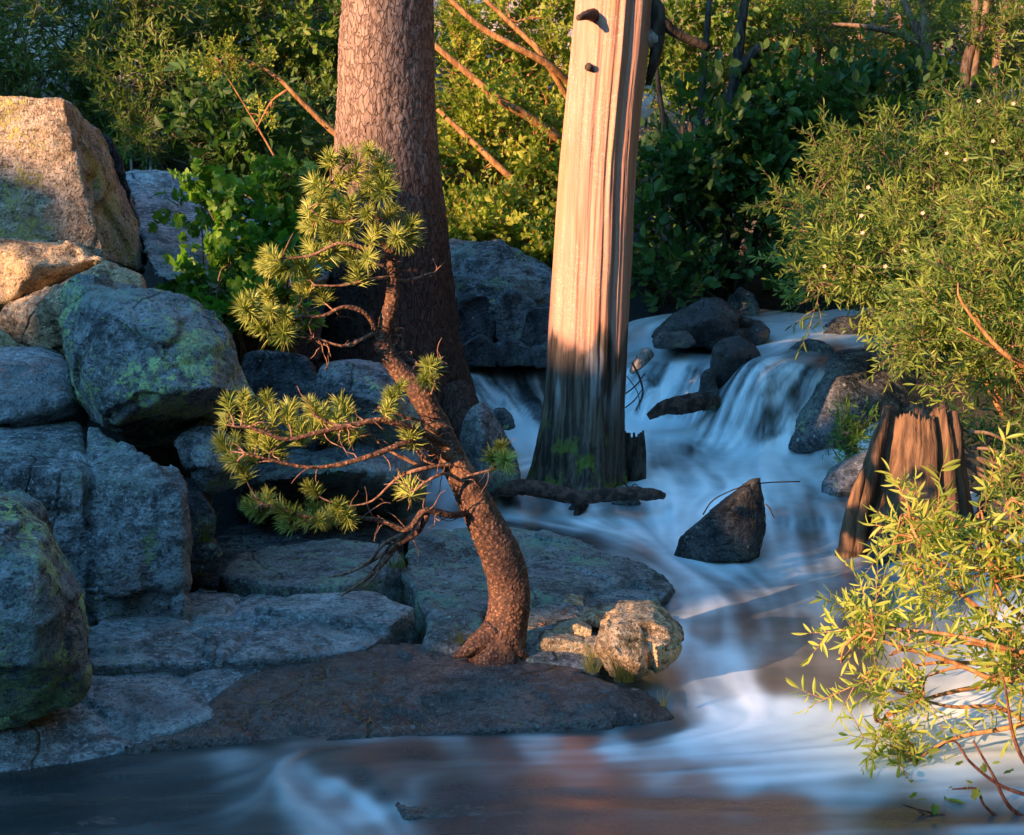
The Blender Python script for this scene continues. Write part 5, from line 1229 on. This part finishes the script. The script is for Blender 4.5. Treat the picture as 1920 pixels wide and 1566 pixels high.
shrub('willow', 'broad willow higher on the right bank outside the picture', 'shrub', (4.6,8.3,.6), [(2450,500,8.2,220,160,.5),(2250,300,9.5,200,150,.6),(2600,650,7.6,160,130,.5)], 'willow', 110, gw, 7, .02)
# maple shrub
shrub('maple', 'bright green maple shrub with lobed leaves in front of the pale rock sheet', 'shrub', G(470,600,8.0), [(360,360,8.0,30,30,.2),(430,385,8.0,50,30,.2),(400,440,8.0,45,45,.2),(510,390,8.0,40,60,.2),(470,480,7.9,70,50,.25),(390,550,7.7,50,30,.2),(530,330,8.0,30,30,.2)], 'maple', 60, None, 8, .009, 'stem', indiv=300, scale=.8)
shrub('maple', 'low shaded maple shrub behind the big lichen boulder', 'shrub', G(500,600,7.9), [(470,550,7.8,90,50,.2),(530,590,7.8,60,40,.2),(580,480,7.9,40,80,.2)], 'maple', 40, None, 6, .008, 'stem', scale=.9)
# currant twigs bottom right
t0 = P(2000, 1520, 4.1)
cur = thing('currant_bush', 'dark red currant twigs with a few small lobed leaves in the lower right corner', 'bush', t0)
for pts, rr in [([(1990,1560,4.1),(1900,1520,4.1),(1860,1450,4.1),(1825,1390,4.1)], [.007,.006,.004,.003]), ([(1960,1500,4.1),(1880,1475,4.1),(1820,1430,4.1),(1790,1390,4.1),(1755,1405,4.1)], [.006,.005,.004,.003,.002]),
                ([(1990,1560,4.1),(1880,1540,4.1),(1800,1535,4.1),(1730,1520,4.1),(1690,1508,4.1)], [.008,.006,.005,.003,.002]), ([(1880,1540,4.1),(1845,1510,4.1),(1830,1480,4.1),(1785,1480,4.1)], [.005,.004,.004,.002]),
                ([(1990,1600,4.1),(1880,1570,4.1),(1800,1560,4.1),(1720,1520,4.1)], [.006,.005,.004,.002]), ([(1990,1480,4.05),(1930,1440,4.05),(1900,1380,4.05),(1885,1290,4.05),(1877,1262,4.05)], [.008,.006,.005,.003,.002])]:
    vv, ff = tube([P(*p) for p in pts], rr, 7, 6, .15); mk('stem', vv, ff, BM['red'], cur, loc=t0)
for i, (x, y) in enumerate([(1745,1395),(1760,1385),(1775,1372),(1783,1385),(1748,1412),(1790,1375),(1802,1432),(1815,1475),(1822,1488),(1812,1465),(1850,1440),(1862,1430),(1886,1450),(1712,1495),(1720,1500),(1748,1522)]):
    d = Vector((hsh(1), -.6, .6 + hsh(.5))).normalized(); M = frame(P(x, y, 4.08) - t0, d, hsh(1.5)) @ Matrix.Scale(rnd.uniform(.022, .034), 4); inst('leaf', K['currant']['leaf'], cur, M)

# pale blossoms on the right willows
mF = NT('petal_pink'); mF = mF.done(mF.bsdf((.60, .34, .26), .6))
pv = []; pf = []
for k in range(5):
    a = k * 1.2566; b = len(pv); c0, s0 = math.cos(a), math.sin(a)
    pv += [(0, 0, 0), (c0 * .5 - s0 * .35, s0 * .5 + c0 * .35, .15), (c0 * .95, s0 * .95, .3), (c0 * .5 + s0 * .35, s0 * .5 - c0 * .35, .15)]; pf.append((b, b + 1, b + 2, b + 3))
pm = bpy.data.meshes.new('blossom'); pm.from_pydata(pv, [], pf); pm.update(); pm.materials.append(mF)
wl = [o for o in bpy.data.objects if o.get('label', '').startswith('large willow at the right edge')][0]
wl2 = [o for o in bpy.data.objects if o.get('label', '').startswith('bright willow leaning')][0]
for x, y, w_, Y in [(1775,288,wl,8.7),(1810,300,wl,8.7),(1615,405,wl2,8.2),(1628,352,wl2,8.2),(1617,437,wl2,8.2),(1698,470,wl2,8.2),(1730,400,wl2,8.2),(1660,500,wl2,8.1),(1862,265,wl,8.5),(1835,190,wl,8.6),(1900,195,wl,8.6),(1546,500,wl2,8.3)]:
    M = Matrix.Translation(P(x, y, Y) - Vector(w_.location)) @ Vector((-.4, -1, .4)).to_track_quat('Z', 'Y').to_matrix().to_4x4() @ Matrix.Scale(.013, 4); inst('blossom', pm, w_, M)

# ------------------------------------------------------------------ grass tufts, needles on the slab
def grass(label, px, py, z, n, L, spread=.03, lean=0, Y=None):
    b = PZ(px, py, z) if Y is None else P(px, py, Y); V, F = [], []
    for i in range(n):
        a = rnd.random() * 6.28; r = spread * rnd.random() ** .5; o = Vector((r * math.cos(a), r * math.sin(a) * .6, -.01)); l = L * rnd.uniform(.5, 1.35)
        d = Vector((hsh(.5) + lean, hsh(.4), 1)).normalized(); s = Vector((d.z, 0, -d.x)).normalized() * .0016; k0 = len(V); bend = Vector((hsh(.6), hsh(.25), -.12)) * l * .6
        for k in range(5):
            t = k / 4; c = o + d * l * t + bend * t * t * .6; w = (1 - t * .95); V += [tuple(c - s * w), tuple(c + s * w)]
        for k in range(4): F.append((k0 + 2 * k, k0 + 2 * k + 1, k0 + 2 * k + 3, k0 + 2 * k + 2))
    o = mk('grass_tuft', V, F, LM['grass'], None, loc=None, smooth=False); o.location = b
    tag(o, label, 'grass'); o['kind'] = 'stuff'; return o
grass('thin grass tuft at the left foot of the young pine', 862, 1218, -.06, 26, .10)
grass('dense grass tuft in front of the sunlit square block', 1108, 1254, -.08, 50, .09)
grass('tallest grass tuft beside the rugged end boulder', 1172, 1272, -.09, 90, .15, .035)
grass('tiny sprig of grass at the tip of the bedrock', 1243, 1318, -.12, 12, .055, .01)
grass('tall thin grass below the cracked face of the sloping slab', 268, 1105, 0, 40, .16, .04)
grass('short grass at the back edge of the lichened slab', 745, 1060, .05, 50, .06, .04)
grass('green grass at the foot of the greenish rounded rock', 385, 1010, .0, 24, .13, .03, Y=5.6)
bpy.context.view_layer.update(); dg = bpy.context.evaluated_depsgraph_get()
V, F = [], []
for i in range(420):
    px, py, sx_ = rnd.choice([(560, 1225, 60), (700, 1250, 60), (470, 1265, 50), (640, 1190, 70), (760, 1290, 60), (1060, 1150, 60), (400, 1180, 60), (230, 1300, 70), (850, 1070, 60), (560, 1050, 60)]); px += rnd.gauss(0, sx_); py += rnd.gauss(0, 16)
    o_ = Vector(cam.location); ok, hit, nrm, fi, ob, mt = sc.ray_cast(dg, PZ(px, py, 0) + Vector((0, 0, .35)), Vector((0, 0, -1)))
    if not ok or not ob.get('category') == 'rock slab': continue
    a = rnd.random() * 3.14; d = Vector((math.cos(a), math.sin(a), 0)); d = (d - nrm * d.dot(nrm)).normalized() * rnd.uniform(.012, .04); q = hit + nrm * .003; w_ = rnd.uniform(.0008, .0016)
    a_, f_ = tube([q, q + d * .5 + nrm * .002, q + d], [w_, w_, w_ * .5], 3, 1); k0 = len(V); V += [tuple(z) for z in a_]; F += [tuple(z + k0 for z in ff) for ff in f_]
tag(mk('fallen_needles', V, F, BM['orange']), kind='stuff')
